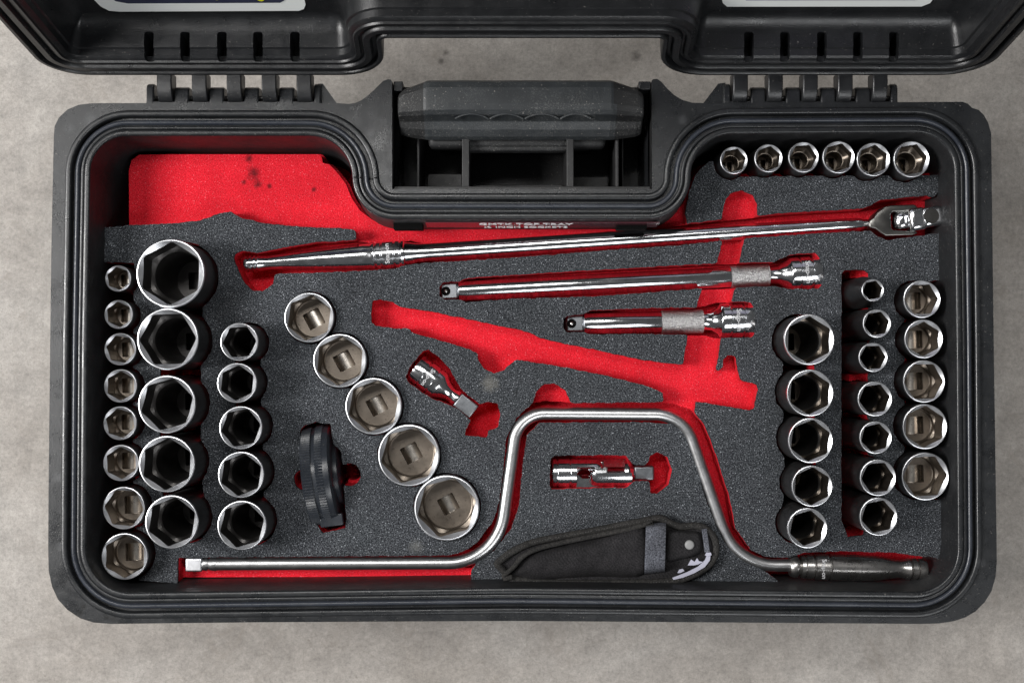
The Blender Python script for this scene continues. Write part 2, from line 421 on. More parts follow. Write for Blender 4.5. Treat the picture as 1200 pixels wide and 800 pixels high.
# handle grip: a loft along x of a chamfered section
HZ = RIM+.010
sec = [(94, -13), (93, -3), (96, .3), (103, 1.6), (112, 2.0), (122, 1.9), (129, .9), (134, -1.6), (136, -5), (139, -9), (148, -12), (155, -16), (158, -20), (154, -24), (120, -23), (100, -20)]
st = [(465.5, .50, -4.5), (467, .60, -3.4), (473, .74, -2.6), (484, .845, -2.2), (496, .95, -1.0), (499, .985, -.35), (503, 1, 0), (560, 1, 0), (610, 1, 0), (660, 1, 0), (716, 1, 0), (719, .985, -.35), (723, .95, -1.0), (737, .84, -2.2), (748, .74, -2.6), (754, .6, -3.4), (755.5, .5, -4.5)]
rows = []
for x, s, dz in st:
    r = []
    for y, h in sec:
        yy = 126+(y-126)*(s*.85+.15) + (1-s)*8
        r.append(wpt(x, yy, HZ+(dz*1.3+h)*MM, HZ))
    rows.append(r)
def fm_end(o, lo, hi, a, b):
    for p in o.data.polygons:
        if p.center.x < lo or p.center.x > hi: p.material_index = 1
g = loft('carry_handle', rows, grip_mat, case, smooth=12, cap0=True, cap1=True)
g.data.materials.append(worn_mat.m); fm_end(g, wpt(496, 120, HZ, HZ).x, wpt(721, 120, HZ, HZ).x, 0, 1)
b = g.modifiers.new('b', 'BEVEL'); b.width = .0012; b.segments = 2; b.limit_method = 'ANGLE'; b.angle_limit = R(30)
def tube(name, pts, r, m, parent, n=12, flat=1., smooth=60, cap=True, cyc=False):
    rows = []
    k = len(pts)
    for i, p in enumerate(pts):
        a = pts[i-1] if (i or cyc) else pts[0]; c = pts[(i+1) % k] if (i < k-1 or cyc) else pts[-1]
        d, x, y = frame(c-a); rr = r[i] if isinstance(r, list) else r
        rows.append([p+x*math.cos(2*math.pi*j/n)*rr+y*math.sin(2*math.pi*j/n)*rr*flat for j in range(n)])
    if cyc: rows.append(rows[0])
    return loft(name, rows, m, parent, smooth=smooth, cap0=cap and not cyc, cap1=cap and not cyc)
for x0, x1 in ((533, 572), (574, 613), (615, 655), (657, 693)):
    pts = []
    for i in range(13):
        u = i/12; x = x0+(x1-x0)*u; y = 138.4-5.2*math.sin(math.pi*u)**.8
        pts.append(wpt(x, y, HZ-(2.8 - 1.6*math.sin(math.pi*u))*MM, HZ))
    tube('finger_ridge', pts, .0008, grip_mat, g, 8)
plate('handle_mount', 500, 712, 146, 168, RIM-.016, RIM-.030, worn_mat, case, .004)
plate('handle_mount', 546, 672, 162, 172, RIM-.018, RIM-.028, worn_mat, case, .002)
plate('mount_block', 508, 700, 120, 160, RIM-.03, WZ, well_mat, case, .004)

# printed strip with the tray's name on the wall under the recess
wl = [P(462, 257.5, RIM), P(760, 257.5, RIM)]
yw = wl[0].y
def wall_pt(px, d):              # a point on the inner wall, d metres below the rim
    x = P(px, 262, RIM-.02).x
    k = d/.026 if d < .026 else 1+(d-.026)/.054*2.5
    return Vector((x, yw-.0004-.0016*min(k, 1)-.0000-(0 if k < 1 else .004*(d-.026)/.054), RIM-d))
N_ = Vector((0, -1, .07)).normalized()
a0, a1, b0, b1 = wall_pt(500, .006), wall_pt(770, .006), wall_pt(500, .0245), wall_pt(770, .0245)
strip_o = [p+N_*.0006 for p in (a0, a1, b1, b0)]
obj('name_strip', strip_o+[p-N_*.0005 for p in strip_o], [(0, 1, 2, 3)[::-1], (4, 5, 6, 7), (0, 1, 5, 4), (1, 2, 6, 5), (2, 3, 7, 6), (3, 0, 4, 7)], sticker_red, case)
up = (a0-b0).normalized()
for s, d, px, sz in (('GMTK TOP TRAY', .0092, 616, .0094), ('½ INCH SOCKETS', .0208, 616, .0082)):
    Mx = basis(wall_pt(px, d)+N_*.0012, Vector((1, 0, 0)), up) @ Matrix.Diagonal((.92, 1, 1, 1))
    text('lettering', s, sz, white, case, Mx)
for x0, x1, y in ((462, 496, 262), (722, 757, 264)):
    a = wall_pt(x0, .018); b = wall_pt(x1, .018)
    cbox('slot_shade', Vector(((a.x+b.x)/2, a.y-.0012, RIM-.020)), (1, 0, 0), b.x-a.x, .0045, .012, black, case, .0003)  # near-black block stands in for the shade in a wall slot

# ---------------------------------------------------------------- lid
AL = R(10); LZ = RIM+.002
ly = P(600, 87.5, LZ).y
def L3(x, v, w): return Vector((x, ly+v*math.sin(AL)+w*math.cos(AL), LZ+v*math.cos(AL)-w*math.sin(AL)))
def onlid(px, py, w):            # where a pixel's ray meets the lid plane at depth w
    d = _RT @ Vector(((px-600)/FPX, (400-py)/FPX, -1)); o = Vector((0, 0, CAMZ))
    n = Vector((0, math.cos(AL), -math.sin(AL))); q = L3(0, 0, w)
    p = o+d*((q-o).dot(n)/d.dot(n))
    e = p-L3(0, 0, w); return p.x, e.y*math.sin(AL)+e.z*math.cos(AL)
lidp = [(-.326, 0, .030), (-.0885, 0, .034), (-.0858, .0585, .005), (.0995, .0585, .005), (.1025, 0, .034), (.332, 0, .032), (.332, .42, .03), (-.326, .42, .03)]
lp = [(0, 30), (0, 3), (.2, 0), (.9, -.9), (3.0, -.9), (3.8, 0), (4.2, 4.2), (6.8, 4.2), (7.4, .2), (8.2, -.9), (12.2, -.9), (13, .2), (13.4, 2.4), (15, 2.6), (15.6, .8), (16.4, .4), (18.6, .4), (19.2, 1.8), (21, 2.6), (22.4, 4), (22.6, 8.6), (24.0, 9.4), (24.6, 13), (25.1, 18), (25.9, 21.5), (27.6, 25.2), (30.2, 28.2), (33.2, 29.7), (36, 30), (46, 30)]
rows = [[L3(p.x, p.y, wd*MM) for p in rounded(lidp, -o*MM, 12)] for o, wd in lp]
back = [L3(p.x, p.y, .035) for p in rounded(lidp, -.030, 12)]
mid = [L3(p.x, p.y, .030) for p in rounded(lidp, -.003, 12)]
allrows = [back, mid]+rows
lid = loft('lid', allrows, lid_mat, case, smooth=38, cap0=True, cap1=True)
# ten recesses in the lid's hinge wall
cut_v = []; cut_f = []
slots = [(177, 69), (219, 69), (262, 69), (304, 69), (347, 69), (876, 66), (918, 66), (961, 66), (1003, 66), (1045, 66)]
def cutbox(x, wv):
    b = len(cut_v)
    for v in ((.0165, .040) if wv == 0 else (.006, .0235)):
        for w_ in ((.0010, .0200) if wv == 0 else (.0062, .0215)):
            vv = v
            for xx in (x-.0033, x+.0033): cut_v.append(L3(xx, vv, w_))
    idx = lambda i, j, k: b+i*4+j*2+k
    F = [(idx(0,0,0), idx(0,0,1), idx(0,1,1), idx(0,1,0)), (idx(1,0,0), idx(1,1,0), idx(1,1,1), idx(1,0,1)),
         (idx(0,0,0), idx(1,0,0), idx(1,0,1), idx(0,0,1)), (idx(0,1,0), idx(0,1,1), idx(1,1,1), idx(1,1,0)),
         (idx(0,0,0), idx(0,1,0), idx(1,1,0), idx(1,0,0)), (idx(0,0,1), idx(1,0,1), idx(1,1,1), idx(0,1,1))]
    cut_f.extend(F)
bm = bmesh.new(); bm.from_mesh(lid.data); bmesh.ops.recalc_face_normals(bm, faces=bm.faces); bm.to_mesh(lid.data); bm.free()
for lev in (0, 1):
    cut_v.clear(); cut_f.clear()
    for x, y in slots: cutbox(onlid(x, 55, .012)[0], lev)
    cutter = obj('cutter', cut_v, cut_f, lid_mat)
    bm = bmesh.new(); bm.from_mesh(cutter.data); bmesh.ops.recalc_face_normals(bm, faces=bm.faces); bm.to_mesh(cutter.data); bm.free()
    if lev == 0:
        bv = cutter.modifiers.new('b', 'BEVEL'); bv.width = .0018; bv.segments = 3
    mo = lid.modifiers.new('cut', 'BOOLEAN'); mo.operation = 'DIFFERENCE'; mo.object = cutter; mo.solver = 'EXACT'
    bpy.context.view_layer.update()
    me = bpy.data.meshes.new_from_object(lid.evaluated_get(bpy.context.evaluated_depsgraph_get()))
    lid.modifiers.clear(); lid.data = me; bpy.data.objects.remove(cutter)
me.set_sharp_from_angle(angle=R(38))
# labels on the inside of the lid
def lidlabel(outer, inner, m_in, extra):
    W = .0299
    def plate2(name, pts, wd, m, parent):
        q = [onlid(x, y, wd) for x, y in pts]
        hi = .20
        q = [q[0]]+q[1:-1]+[q[-1]]
        q = [(q[0][0], hi)]+q+[(q[-1][0], hi)]
        n = len(q); V = [L3(a, b, wd) for a, b in q]+[L3(a, b, wd+.0004) for a, b in q]
        return obj(name, V, [tuple(range(n))]+[(i, (i+1) % n, n+(i+1) % n, n+i) for i in range(n)], m, parent)
    a = plate2('printed_label', outer, W-.0006, label_white, lid)
    b = plate2('label_panel', inner, W-.0009, m_in, a)
    for (x, y, r) in extra:
        cx, cv = onlid(x, y, W-.0012); V = [L3(cx+r*.0005*math.cos(t), cv+r*.0007*math.sin(t), W-.0012) for t in np.linspace(0, 6.283, 13)[:-1]]
        obj('label_mark', V, [tuple(range(12))], label_yellow, a)
lidlabel([(104, -4), (110, 0), (118, 8), (128, 13), (140, 14), (350, 13), (356, 11), (358, 6), (356, -4)], [(126, -4), (136, 2), (150, 4.5), (328, 3.6), (333, 1), (333, -4)], label_navy, [(305, -1, 5), (253, -2, 4)])
lidlabel([(845, -4), (847, 4), (852, 8.2), (1080, 8), (1090, 4), (1096, -4)], [(872, -4), (874, 1), (1072, .6), (1076, -4)], label_lilac, [])

# ---------------------------------------------------------------- hinges
def arm(x0, x1, sgn):
    zt = RIM+.004
    pr = [(84, 3), (95, 3.4), (104, 3), (111, 2), (117, -1), (119.5, -5), (120, -12), (116, -17), (104, -17), (98, -10), (84, -10)]
    rows = [[wpt(x, y, RIM+h*MM, zt) for y, h in pr] for x in (x0, x1)]
    o = loft('hinge_arm', rows, lid_mat, lid, smooth=30, cap0=True, cap1=True)
    b = o.modifiers.new('b', 'BEVEL'); b.width = .0008; b.segments = 2; b.limit_method = 'ANGLE'; b.angle_limit = R(30)
def knuckle(x0, x1, ytop=100):
    pr = [(133, 0.2), (120, 0), (ytop+6, 0), (ytop+2, -1), (ytop, -3.5), (ytop-.5, -9), (ytop, -20), (126, -30), (133, -30)]
    rows = [[wpt(x, y, ZF-.0004+h*MM, ZF) for y, h in pr] for x in (x0, x1)]
    o = loft('hinge_knuckle', rows, case_mat, case, smooth=30, cap0=True, cap1=True)
    b = o.modifiers.new('b', 'BEVEL'); b.width = .0012; b.segments = 3; b.limit_method = 'ANGLE'; b.angle_limit = R(30)
for base, sg in ((183, 1), (859.5, 1)):
    for k in range(5): arm(base+k*41, base+k*41+17.5, sg)
    knuckle(base-12, base-3, 97)
    for k in range(4): knuckle(base+k*41+20.5, base+k*41+38, 101)
    knuckle(base+4*41+20.5, base+4*41+29, 97)
    a = wpt(base-12, 112, 0); b = wpt(base+4*41+29, 112, 0)
    lathe('hinge_pin', Vector((a.x, a.y, RIM-.011)), Vector((b.x, b.y, RIM-.011)), [(0, 0), (0, .002), (b.x-a.x, .002), (b.x-a.x, 0)], dull, case, 16)
    plate('hinge_backing', base-12, base+4*41+29, 118.5, 129, ZF-.0006, RIM-.03, case_mat, case)
def gusset(pts, za, zb):
    n = len(pts); V = [wpt(x, y, za) for x, y in pts]+[wpt(x, y, zb) for x, y in pts]
    obj('hinge_gusset', V, [tuple(range(n)), tuple(range(n, 2*n))[::-1]]+[(i, (i+1) % n, n+(i+1) % n, n+i) for i in range(n)], case_mat, case, bev=.0006)
gusset([(373, 98), (377, 98), (394, 122), (373, 124)], ZF-.003, RIM-.03)
gusset([(824, 123), (843, 98), (850, 97), (850, 124)], ZF-.003, RIM-.03)

# ---------------------------------------------------------------- sockets
sock = []                        # (px, py, rpx, kind, height of the nose above the foam mm, length mm, angle)
col1 = [(138.2, 326.2, 15.5), (138.8, 368.3, 17), (140.7, 409, 19), (141, 452, 19.6), (140.4, 495.7, 19.8), (141.5, 542.2, 21.3), (144.9, 595, 25), (145.8, 651.7, 27.4)]
col2 = [(200, 320.4, 41.5), (196.3, 397.2, 36.3), (195.3, 473.5, 34), (195.3, 543.4, 33.2), (201, 611.2, 31.4)]
col3 = [(280.2, 400.5, 22.4), (277.5, 448.5, 23.5), (282, 501, 25.4), (282.3, 556, 27.2), (283.3, 615.2, 29)]
diag = [(362, 372, 29.4), (398, 422.5, 31.7), (437.5, 475.7, 33.4), (478.9, 533.3, 36.4), (523.4, 594.7, 38.4)]
colA = [(948.4, 398, 30), (949.5, 460.3, 27.7), (950, 516, 26.6), (951.8, 569.4, 24.2), (946.3, 618.5, 23.7)]
colB = [(1023, 340, 13.2), (1027.8, 379, 16.7), (1023.3, 418.6, 17.2), (1025.4, 467.2, 20.5), (1026.3, 512.5, 19.2), (1029, 559.4, 21.5), (1029.6, 605, 22.4)]
colC = [(1080.6, 350.6, 22.2), (1082.6, 397, 23), (1083, 446.8, 25), (1084, 499.7, 26.6), (1084.5, 558, 28.2)]
row = [(860.2, 187.9, 16.4), (900.7, 185.5, 16.8), (941.8, 184.3, 18.2), (982.9, 184.3, 19.3), (1023.7, 186.9, 20), (1068.4, 186.7, 21.6)]
col2[0] = (199.5, 320.2, 40.5)
def socket(px, py, rp, kind, top, length, ang, label, group, lean=(0, 0)):
    zt = FOAM+top*MM; c = P(px, py, zt); ro = rp*(CAMZ-zt)/FPX
    root = thing('socket', label, 'socket', (c.x, c.y, zt-length*MM), group)
    L = length*MM; n = 72
    def ring(z, f): return [Vector((f(2*math.pi*j/n)*math.cos(2*math.pi*j/n), f(2*math.pi*j/n)*math.sin(2*math.pi*j/n), z)) for j in range(n)]
    ri = ro*.948; rc = ro*(.93 if rp > 24 else .895)
    def hexr(a, q=rc):
        t = (a-ang) % (math.pi/3)-math.pi/6
        return min(q*math.cos(math.pi/6)/math.cos(t), q*.975)
    # outer body: nose, slightly relieved waist, drive end at least 11 mm in radius
    rd = max(ro*.985, .0112) if kind != 'shallow' else ro*.97
    e = .0006
    if rd > ro*1.04: prof_ = [(L-.012, ro), (L-.022, rd), (.0012, rd), (0, rd-.001)]
    else: prof_ = [(L-.010, ro), (L-.0104, ro*.985), (.010, rd*.985), (.0098, rd), (.0012, rd), (0, rd-.001)]
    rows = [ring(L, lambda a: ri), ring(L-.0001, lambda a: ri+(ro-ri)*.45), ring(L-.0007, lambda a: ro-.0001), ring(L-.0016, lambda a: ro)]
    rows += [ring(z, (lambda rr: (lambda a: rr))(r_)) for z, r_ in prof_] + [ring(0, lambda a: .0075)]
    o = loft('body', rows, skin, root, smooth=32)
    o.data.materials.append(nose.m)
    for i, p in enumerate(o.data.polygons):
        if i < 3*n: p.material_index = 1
    # chamfer between the rim and the hexagon
    ch = .62
    rows = [ring(L, lambda a: ri), ring(0, hexr)]
    for j, v in enumerate(rows[1]): v.z = L-(ri-hexr(2*math.pi*j/n))*ch-.0002
    loft('chamfer', rows, nose, root, smooth=60)
    bm_ = bore if kind != 'deep_dark' else boredark
    hd = {'shallow': .017, 'deep': .022, 'deep_dark': .021, 'step': .0105}[kind]*(.75+.25*rp/25 if kind == 'shallow' else 1)
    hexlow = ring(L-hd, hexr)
    top_ = [v.copy() for v in rows[1]]
    flat = rc*math.cos(math.pi/6)*.965
    fl_ = ring(L-hd-.0008, lambda a: flat)
    if kind == 'shallow':
        rr = [top_, hexlow, fl_, ring(L-hd-.0042, lambda a: flat*.97), ring(L-hd-.0046, lambda a: flat*.93)]
        pd = hd+.0046; hs = .0064
    elif kind == 'step':
        rr = [top_, hexlow, ring(L-hd-.003, lambda a: flat*.80), ring(L-hd-.0032, lambda a: flat*.74), ring(L-hd-.017, lambda a: flat*.70)]
        pd = hd+.017; hs = .0048
    else:
        rr = [top_, hexlow, fl_, ring(L-hd-.002, lambda a: flat*.93), ring(L-hd-.050, lambda a: flat*.80)]
        pd = hd+.050; hs = .0064
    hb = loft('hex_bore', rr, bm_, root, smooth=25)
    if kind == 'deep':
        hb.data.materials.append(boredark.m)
        for i_, p_ in enumerate(hb.data.polygons): p_.material_index = 0 if i_ < 2*n else 1  # lower bore in the darker steel, its shade painted in
    # floor of the bore with its square drive hole
    sa = R(28) if kind == 'shallow' and px > 300 and px < 700 else R(2)
    rin = (rr[-1][0]-Vector((0, 0, rr[-1][0].z))).length
    hs = min(hs, rin*.66)
    def sq(a, h=None):
        t = (a-sa+math.pi/4) % (math.pi/2)-math.pi/4
        return (h or hs)/math.cos(t)
    zp = L-pd
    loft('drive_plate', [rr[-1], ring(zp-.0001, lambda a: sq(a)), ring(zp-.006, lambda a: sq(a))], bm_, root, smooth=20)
    # curved insert added in the square hole, shaped to give its highlight and shading
    V = []; F = []; d = Vector((math.cos(sa), math.sin(sa), 0)); s_ = Vector((-d.y, d.x, 0)); k = 10
    for i in range(k+1):
        u = -1+2*i/k
        for v in (-1, 1): V.append(Vector((0, 0, zp-.0022-.0026*u*u))+d*u*hs*.99+s_*v*hs*.99)
    for i in range(k): F.append((2*i, 2*i+2, 2*i+3, 2*i+1))
    obj('drive_insert', V, F, recess_steel if kind in ('shallow', 'step') else boredark, root, 60)
    return root
ordw = ['first', 'second', 'third', 'fourth', 'fifth', 'sixth', 'seventh', 'eighth']
def pos(i, n, a='top', b='bottom'): return ('topmost' if i == 0 else 'bottommost' if i == n-1 else ordw[i]+' from top') if a == 'top' else ''
for i, (x, y, r) in enumerate(col1):
    socket(x, y, r, 'shallow', 14, 38, R([10, 5, 20, 0, 12, 4, 25, 0][i]) + R(30), f'{["smallest ","small ","small ","","","","wide ","widest "][i]}shallow chrome socket, {pos(i, 8)} in column of eight along left wall', 'shallow sockets along the left wall')
for i, (x, y, r) in enumerate(col2):
    socket(x, y, r, 'deep_dark', 34, 82, R([28, 2, 16, 27, 22][i]), f'{["largest ","big ","big ","big ","big "][i]}deep socket with dark hex mouth, {pos(i, 5)} in the second column from left', 'big deep sockets in the second column')
for i, (x, y, r) in enumerate(col3):
    socket(x, y, r, 'deep_dark', 31, 78, R([4, 25, 10, 22, 16][i]), f'deep socket with dark mouth, {pos(i, 5)} in third column, beside the big sockets', 'deep sockets in the third column')
for i, (x, y, r) in enumerate(diag):
    socket(x, y, r, 'shallow', 6, 42, R([22, 26, 20, 14, 15][i]), f'shallow chrome socket with square drive hole, {["upper left end, smallest of","second from the top in","middle one of","fourth from the top in","lower right end, largest of"][i]} the diagonal row', 'shallow sockets in the diagonal row')
for i, (x, y, r) in enumerate(colA):
    socket(x, y, r, 'deep', 32, 80, R([28, 26, 22, 27, 18][i]), f'deep chrome socket, {pos(i, 5)} in the column right of the empty red slot', 'deep sockets in the column right of the empty slot')
for i, (x, y, r) in enumerate(colB):
    socket(x, y, r, 'deep', 31, 78, R([12, 10, 2, 8, 15, 5, 12][i]), f'slim deep chrome socket, {pos(i, 7)} in the narrow column of seven on right', 'slim deep sockets in the column of seven')
for i, (x, y, r) in enumerate(colC):
    socket(x, y, r, 'shallow', 17, 38, R([2, 28, 0, 26, 3][i]), f'shallow chrome socket, {pos(i, 5)} in the column of five against the right wall', 'shallow sockets against the right wall')
for i, (x, y, r) in enumerate(row):
    w_ = ['leftmost, smallest', 'second from left', 'third from left', 'fourth from left', 'fifth from left', 'rightmost, largest'][i]
    socket(x, y, r, 'step', 16, 60, R([12, 20, 4, 16, 22, 10][i]), f'chrome socket standing in the top right row, {w_} of the six', 'sockets in the top right row')

# ---------------------------------------------------------------- foam
X0, X1, Y0, Y1 = 96, 1132, 150, 712
STEP = 1.25
gx = np.arange(X0, X1, STEP); gy = np.arange(Y0, Y1, STEP); GX, GY = np.meshgrid(gx, gy)
def sdf(poly, grow=0.):
    """signed distance (negative inside) evaluated on the grid near the polygon"""
    p = np.array(poly, float); D = np.full(GX.shape, 40.)
    x0, y0 = p.min(0)-12; x1, y1 = p.max(0)+12
    ix = np.where((gx >= x0) & (gx <= x1))[0]; iy = np.where((gy >= y0) & (gy <= y1))[0]
    if not len(ix) or not len(iy): return D
    s = (slice(iy[0], iy[-1]+1), slice(ix[0], ix[-1]+1)); X = GX[s]; Y = GY[s]
    d2 = np.full(X.shape, 1e9); ins = np.zeros(X.shape, bool)
    for i in range(len(p)):
        ax, ay = p[i-1]; bx, by = p[i]; ex, ey = bx-ax, by-ay; l = ex*ex+ey*ey+1e-9
        t = np.clip(((X-ax)*ex+(Y-ay)*ey)/l, 0, 1)
        d2 = np.minimum(d2, (X-ax-t*ex)**2+(Y-ay-t*ey)**2)
        c = ((ay > Y) != (by > Y)) & (X < (bx-ax)*(Y-ay)/((by-ay) if by != ay else 1e-9)+ax); ins ^= c
    d = np.sqrt(d2); D[s] = np.where(ins, -d, d)-grow
    return D
def circ(x, y, r): return np.clip(np.hypot(GX-x, GY-y)-r, -40, 40)
def U(*a):
    r = a[0]
    for b in a[1:]: r = np.minimum(r, b)
    return r
def wob(amp, seed, f=1.):        # tearing of the foam edges
    rng = np.random.RandomState(seed); z = np.zeros(GX.shape)
    for k in range(26):
        w_ = f*rng.uniform(.12, 1.3); a = rng.uniform(0, 6.28); z += np.sin(w_*(GX*math.cos(a)+GY*math.sin(a))+rng.uniform(0, 6.28))/(1+w_)
    return z/z.std()*amp
def contours(D, step_min=1.6):
    h, wd = D.shape; D = D.copy(); D[0, :] = D[-1, :] = 5; D[:, 0] = D[:, -1] = 5
    D[D == 0] = 1e-6; I = D < 0
    code = I[:-1, :-1]*1+I[:-1, 1:]*2+I[1:, 1:]*4+I[1:, :-1]*8
    ys, xs = np.where((code > 0) & (code < 15)); nxt = {}
    def key(i, j, e): return {0: ('h', i, j), 2: ('h', i+1, j), 3: ('v', i, j), 1: ('v', i, j+1)}[e]
    table = {1: [(3, 0)], 2: [(0, 1)], 3: [(3, 1)], 4: [(1, 2)], 5: [(3, 0), (1, 2)], 6: [(0, 2)], 7: [(3, 2)], 8: [(2, 3)], 9: [(2, 0)], 10: [(0, 1), (2, 3)], 11: [(2, 1)], 12: [(1, 3)], 13: [(1, 0)], 14: [(0, 3)]}
    for i, j in zip(ys.tolist(), xs.tolist()):
        for a, b in table[int(code[i, j])]: nxt[key(i, j, a)] = key(i, j, b)
    def pt(k):
        t, i, j = k
        if t == 'h': a, b = D[i, j], D[i, j+1]; u = a/(a-b); return (X0+(j+u)*STEP, Y0+i*STEP)
        a, b = D[i, j], D[i+1, j]; u = a/(a-b); return (X0+j*STEP, Y0+(i+u)*STEP)
    loops = []
    while nxt:
        s, k = next(iter(nxt.items())); del nxt[s]; L = [s]
        while k != s and k in nxt: L.append(k); k = nxt.pop(k)
        pts = [pt(q) for q in L]; out = [pts[0]]
        for p in pts[1:]:
            if math.hypot(p[0]-out[-1][0], p[1]-out[-1][1]) > step_min: out.append(p)
        if math.hypot(out[0][0]-out[-1][0], out[0][1]-out[-1][1]) < step_min*.6: out.pop()
        ar = .5*sum(out[i-1][0]*out[i][1]-out[i][0]*out[i-1][1] for i in range(len(out)))
        if len(out) > 6 and abs(ar) > 14: loops.append(out)
    return loops
def to_xy(L): return [(P(x, y, FOAM).x, P(x, y, FOAM).y) for x, y in L]

breaker = [(274, 298), (282, 293), (300, 296.5), (330, 290), (365, 284), (417, 280.5), (440, 284), (480, 280), (500, 284), (600, 279), (700, 270), (800, 262), (845, 257), (923, 249), (1013, 244), (1022, 240), (1033, 234), (1087, 229), (1094, 231), (1104, 222), (1130, 215),
           (1130, 276), (1100, 273), (1040, 281.5), (1028, 277), (1020, 270), (947, 274), (873, 279), (800, 287), (700, 294), (600, 302), (500, 308), (474, 311), (463, 315), (440, 316.5), (360, 320), (327, 320.5), (322, 322), (320, 333), (307, 341), (295, 340), (285, 330), (275, 307)]
longext = [(515, 336), (519, 331), (539, 329.5), (548, 325.5), (650, 319), (800, 310.5), (843, 308), (907, 307), (923, 299.5), (935, 297), (957, 296), (961.5, 302), (963.5, 334), (959, 338), (923, 338.5), (908, 335), (817, 338.5), (800, 339.5), (700, 347), (600, 350), (547, 354), (540, 351), (521, 351), (515, 347)]
shortext = [(660.5, 373), (665, 369.5), (684, 368.5), (692, 363.5), (750, 361), (815, 360), (832, 357), (842, 353.5), (880, 353.5), (884.5, 360), (885, 391), (881, 395.5), (843, 396), (832, 393), (750, 391), (692, 392), (685, 389), (664, 389), (660.5, 385)]
empty = [(435, 370), (436.5, 352), (445, 350.5), (460, 354), (467.5, 359), (485, 362), (500, 364), (550, 374), (582, 381), (607, 386), (622, 390), (633, 396), (650, 400), (700, 410), (750, 421), (797, 427), (840, 435), (847, 430), (847.5, 421), (852, 416), (862, 417), (864.5, 433), (868, 445), (887, 451), (888.5, 456), (884, 478.5), (879, 480.5), (815, 470), (779, 461), (755, 451), (710, 440), (650, 428), (605, 421), (598, 426.5), (590, 434), (578, 437.5), (566, 431), (560, 421), (559, 414), (550, 409), (520, 400), (482, 389), (479, 385), (460, 384.5), (440, 381.5), (435, 377)]
channel = [(845, 262), (847, 250), (849, 238), (856, 226), (870, 222.5), (883, 228), (888, 240), (888, 256), (873, 279), (867, 308), (862, 337), (857, 355), (846, 392), (840, 432), (846, 445), (800, 440), (800, 430), (806, 393), (816, 360), (822, 340), (840, 309), (846, 285)]
bracegroove = [(583, 640), (599, 619), (608, 592), (612, 550), (617, 510), (632, 495), (755, 494.5), (788, 497), (802, 507), (812, 530), (827, 586), (839, 616), (851, 637), (870, 655), (895, 668), (912, 680), (912, 712), (1135, 712), (1130, 657), (1104, 656), (1088, 651), (1075, 652), (1048, 647), (985, 645.5), (943, 647), (925, 653), (897, 652), (880, 644), (863, 620), (854, 577), (836, 523), (825, 496), (815, 484), (815, 466), (776, 458), (778, 471), (669, 472), (663, 457), (650, 449.5), (638, 450), (628, 459), (624, 472), (605, 490), (593, 514), (590, 550), (585, 586), (578, 610), (560, 634), (547.5, 644), (528, 650.6), (482.5, 651), (208, 653), (208, 668.5), (552, 668.5), (560, 658), (577, 647)]
brace_deep = [(583, 640), (599, 619), (608, 592), (612, 550), (617, 510), (632, 495), (755, 494.5), (788, 497), (802, 507), (812, 530), (827, 586), (839, 616), (851, 637), (870, 655), (895, 668), (912, 680), (912, 712), (1135, 712), (1130, 657), (1104, 656), (1048, 647), (985, 645.5), (925, 653), (897, 652), (880, 644), (863, 620), (854, 577), (836, 523), (825, 496), (812, 480), (790, 473), (669, 472), (640, 470), (624, 473), (605, 490), (593, 514), (590, 550), (585, 586), (578, 610), (560, 634), (547.5, 644), (528, 650.6), (482.5, 651), (208, 653), (208, 668.5), (552, 668.5), (560, 658), (577, 647)]
ujoint = [(645, 538), (650, 533.5), (734, 533), (738, 540), (743, 544.5), (756, 545), (760, 540), (762, 533.5), (770, 529), (782, 535), (788, 550), (784, 568), (770, 578.5), (762.5, 577), (761, 563.5), (743, 563.5), (736, 571), (647, 573.5), (644, 568)]
adapter = [(475, 441), (482.5, 427), (495, 411.5), (502, 409.5), (515, 419), (527.5, 432.5), (535, 447.5), (542.5, 458), (563, 474), (572, 470), (582.5, 472.5), (586, 485), (584, 500), (573, 505), (570, 512.5), (545, 510), (546, 504), (552, 492), (535, 478), (505, 466), (480, 450)]
palm = [(351, 505), (356, 499), (370, 494.5), (387, 497), (391, 520), (400, 529), (402, 560), (406, 608), (404, 619), (378, 624), (369, 612), (357, 560)]
ul = [(90, 140), (90, 268), (122, 267), (150, 264), (200, 262), (235, 258.5), (257, 250), (270, 248.5), (285, 256), (310, 262), (360, 266), (412, 268), (416, 270), (417.5, 284), (440, 300), (800, 285), (806, 262), (803, 250), (805, 240), (808, 225), (815, 205), (823, 196), (832, 189), (838, 189), (843, 193), (846, 200), (848, 207), (1000, 206), (1102, 205), (1107, 200), (1140, 190), (1140, 140)]
outer_G = [(121.5, 140), (1103.5, 140), (1104, 400), (1103, 655), (1103, 700), (1000, 705), (908, 683), (600, 682), (552, 682), (552, 662), (400, 655), (208, 656), (208, 683), (166, 680), (121, 690)]
def base_c(s, top):              # where a socket's axis meets the foam plane, in pixels
    x, y, r = s; k = (CAMZ-FOAM)/(CAMZ-FOAM-top*MM)
    k = 1/k; return 600+(x-600)*k, 433+(y-433)*k
sp = []
for lst, top, ex, mn in ((col1, 14, 2.2, 0), (col2, 34, 2.2, 0), (col3, 31, 2.2, 19), (diag, 6, 1.6, 0), (colA, 32, 2.4, 19), (colB, 31, 1.2, 18.5), (colC, 17, 2, 0), (row, 16, 1.5, 17)):
    for s in lst:
        x, y = base_c(s, top); k = (CAMZ-FOAM-top*MM)/(CAMZ-FOAM)
        sp.append(circ(x, y, max(s[2]*k, mn)+ex))
base2 = [base_c(s, 34) for s in col2]; base3 = [base_c(s, 31) for s in col3]; baseA = [base_c(s, 32) for s in colA]
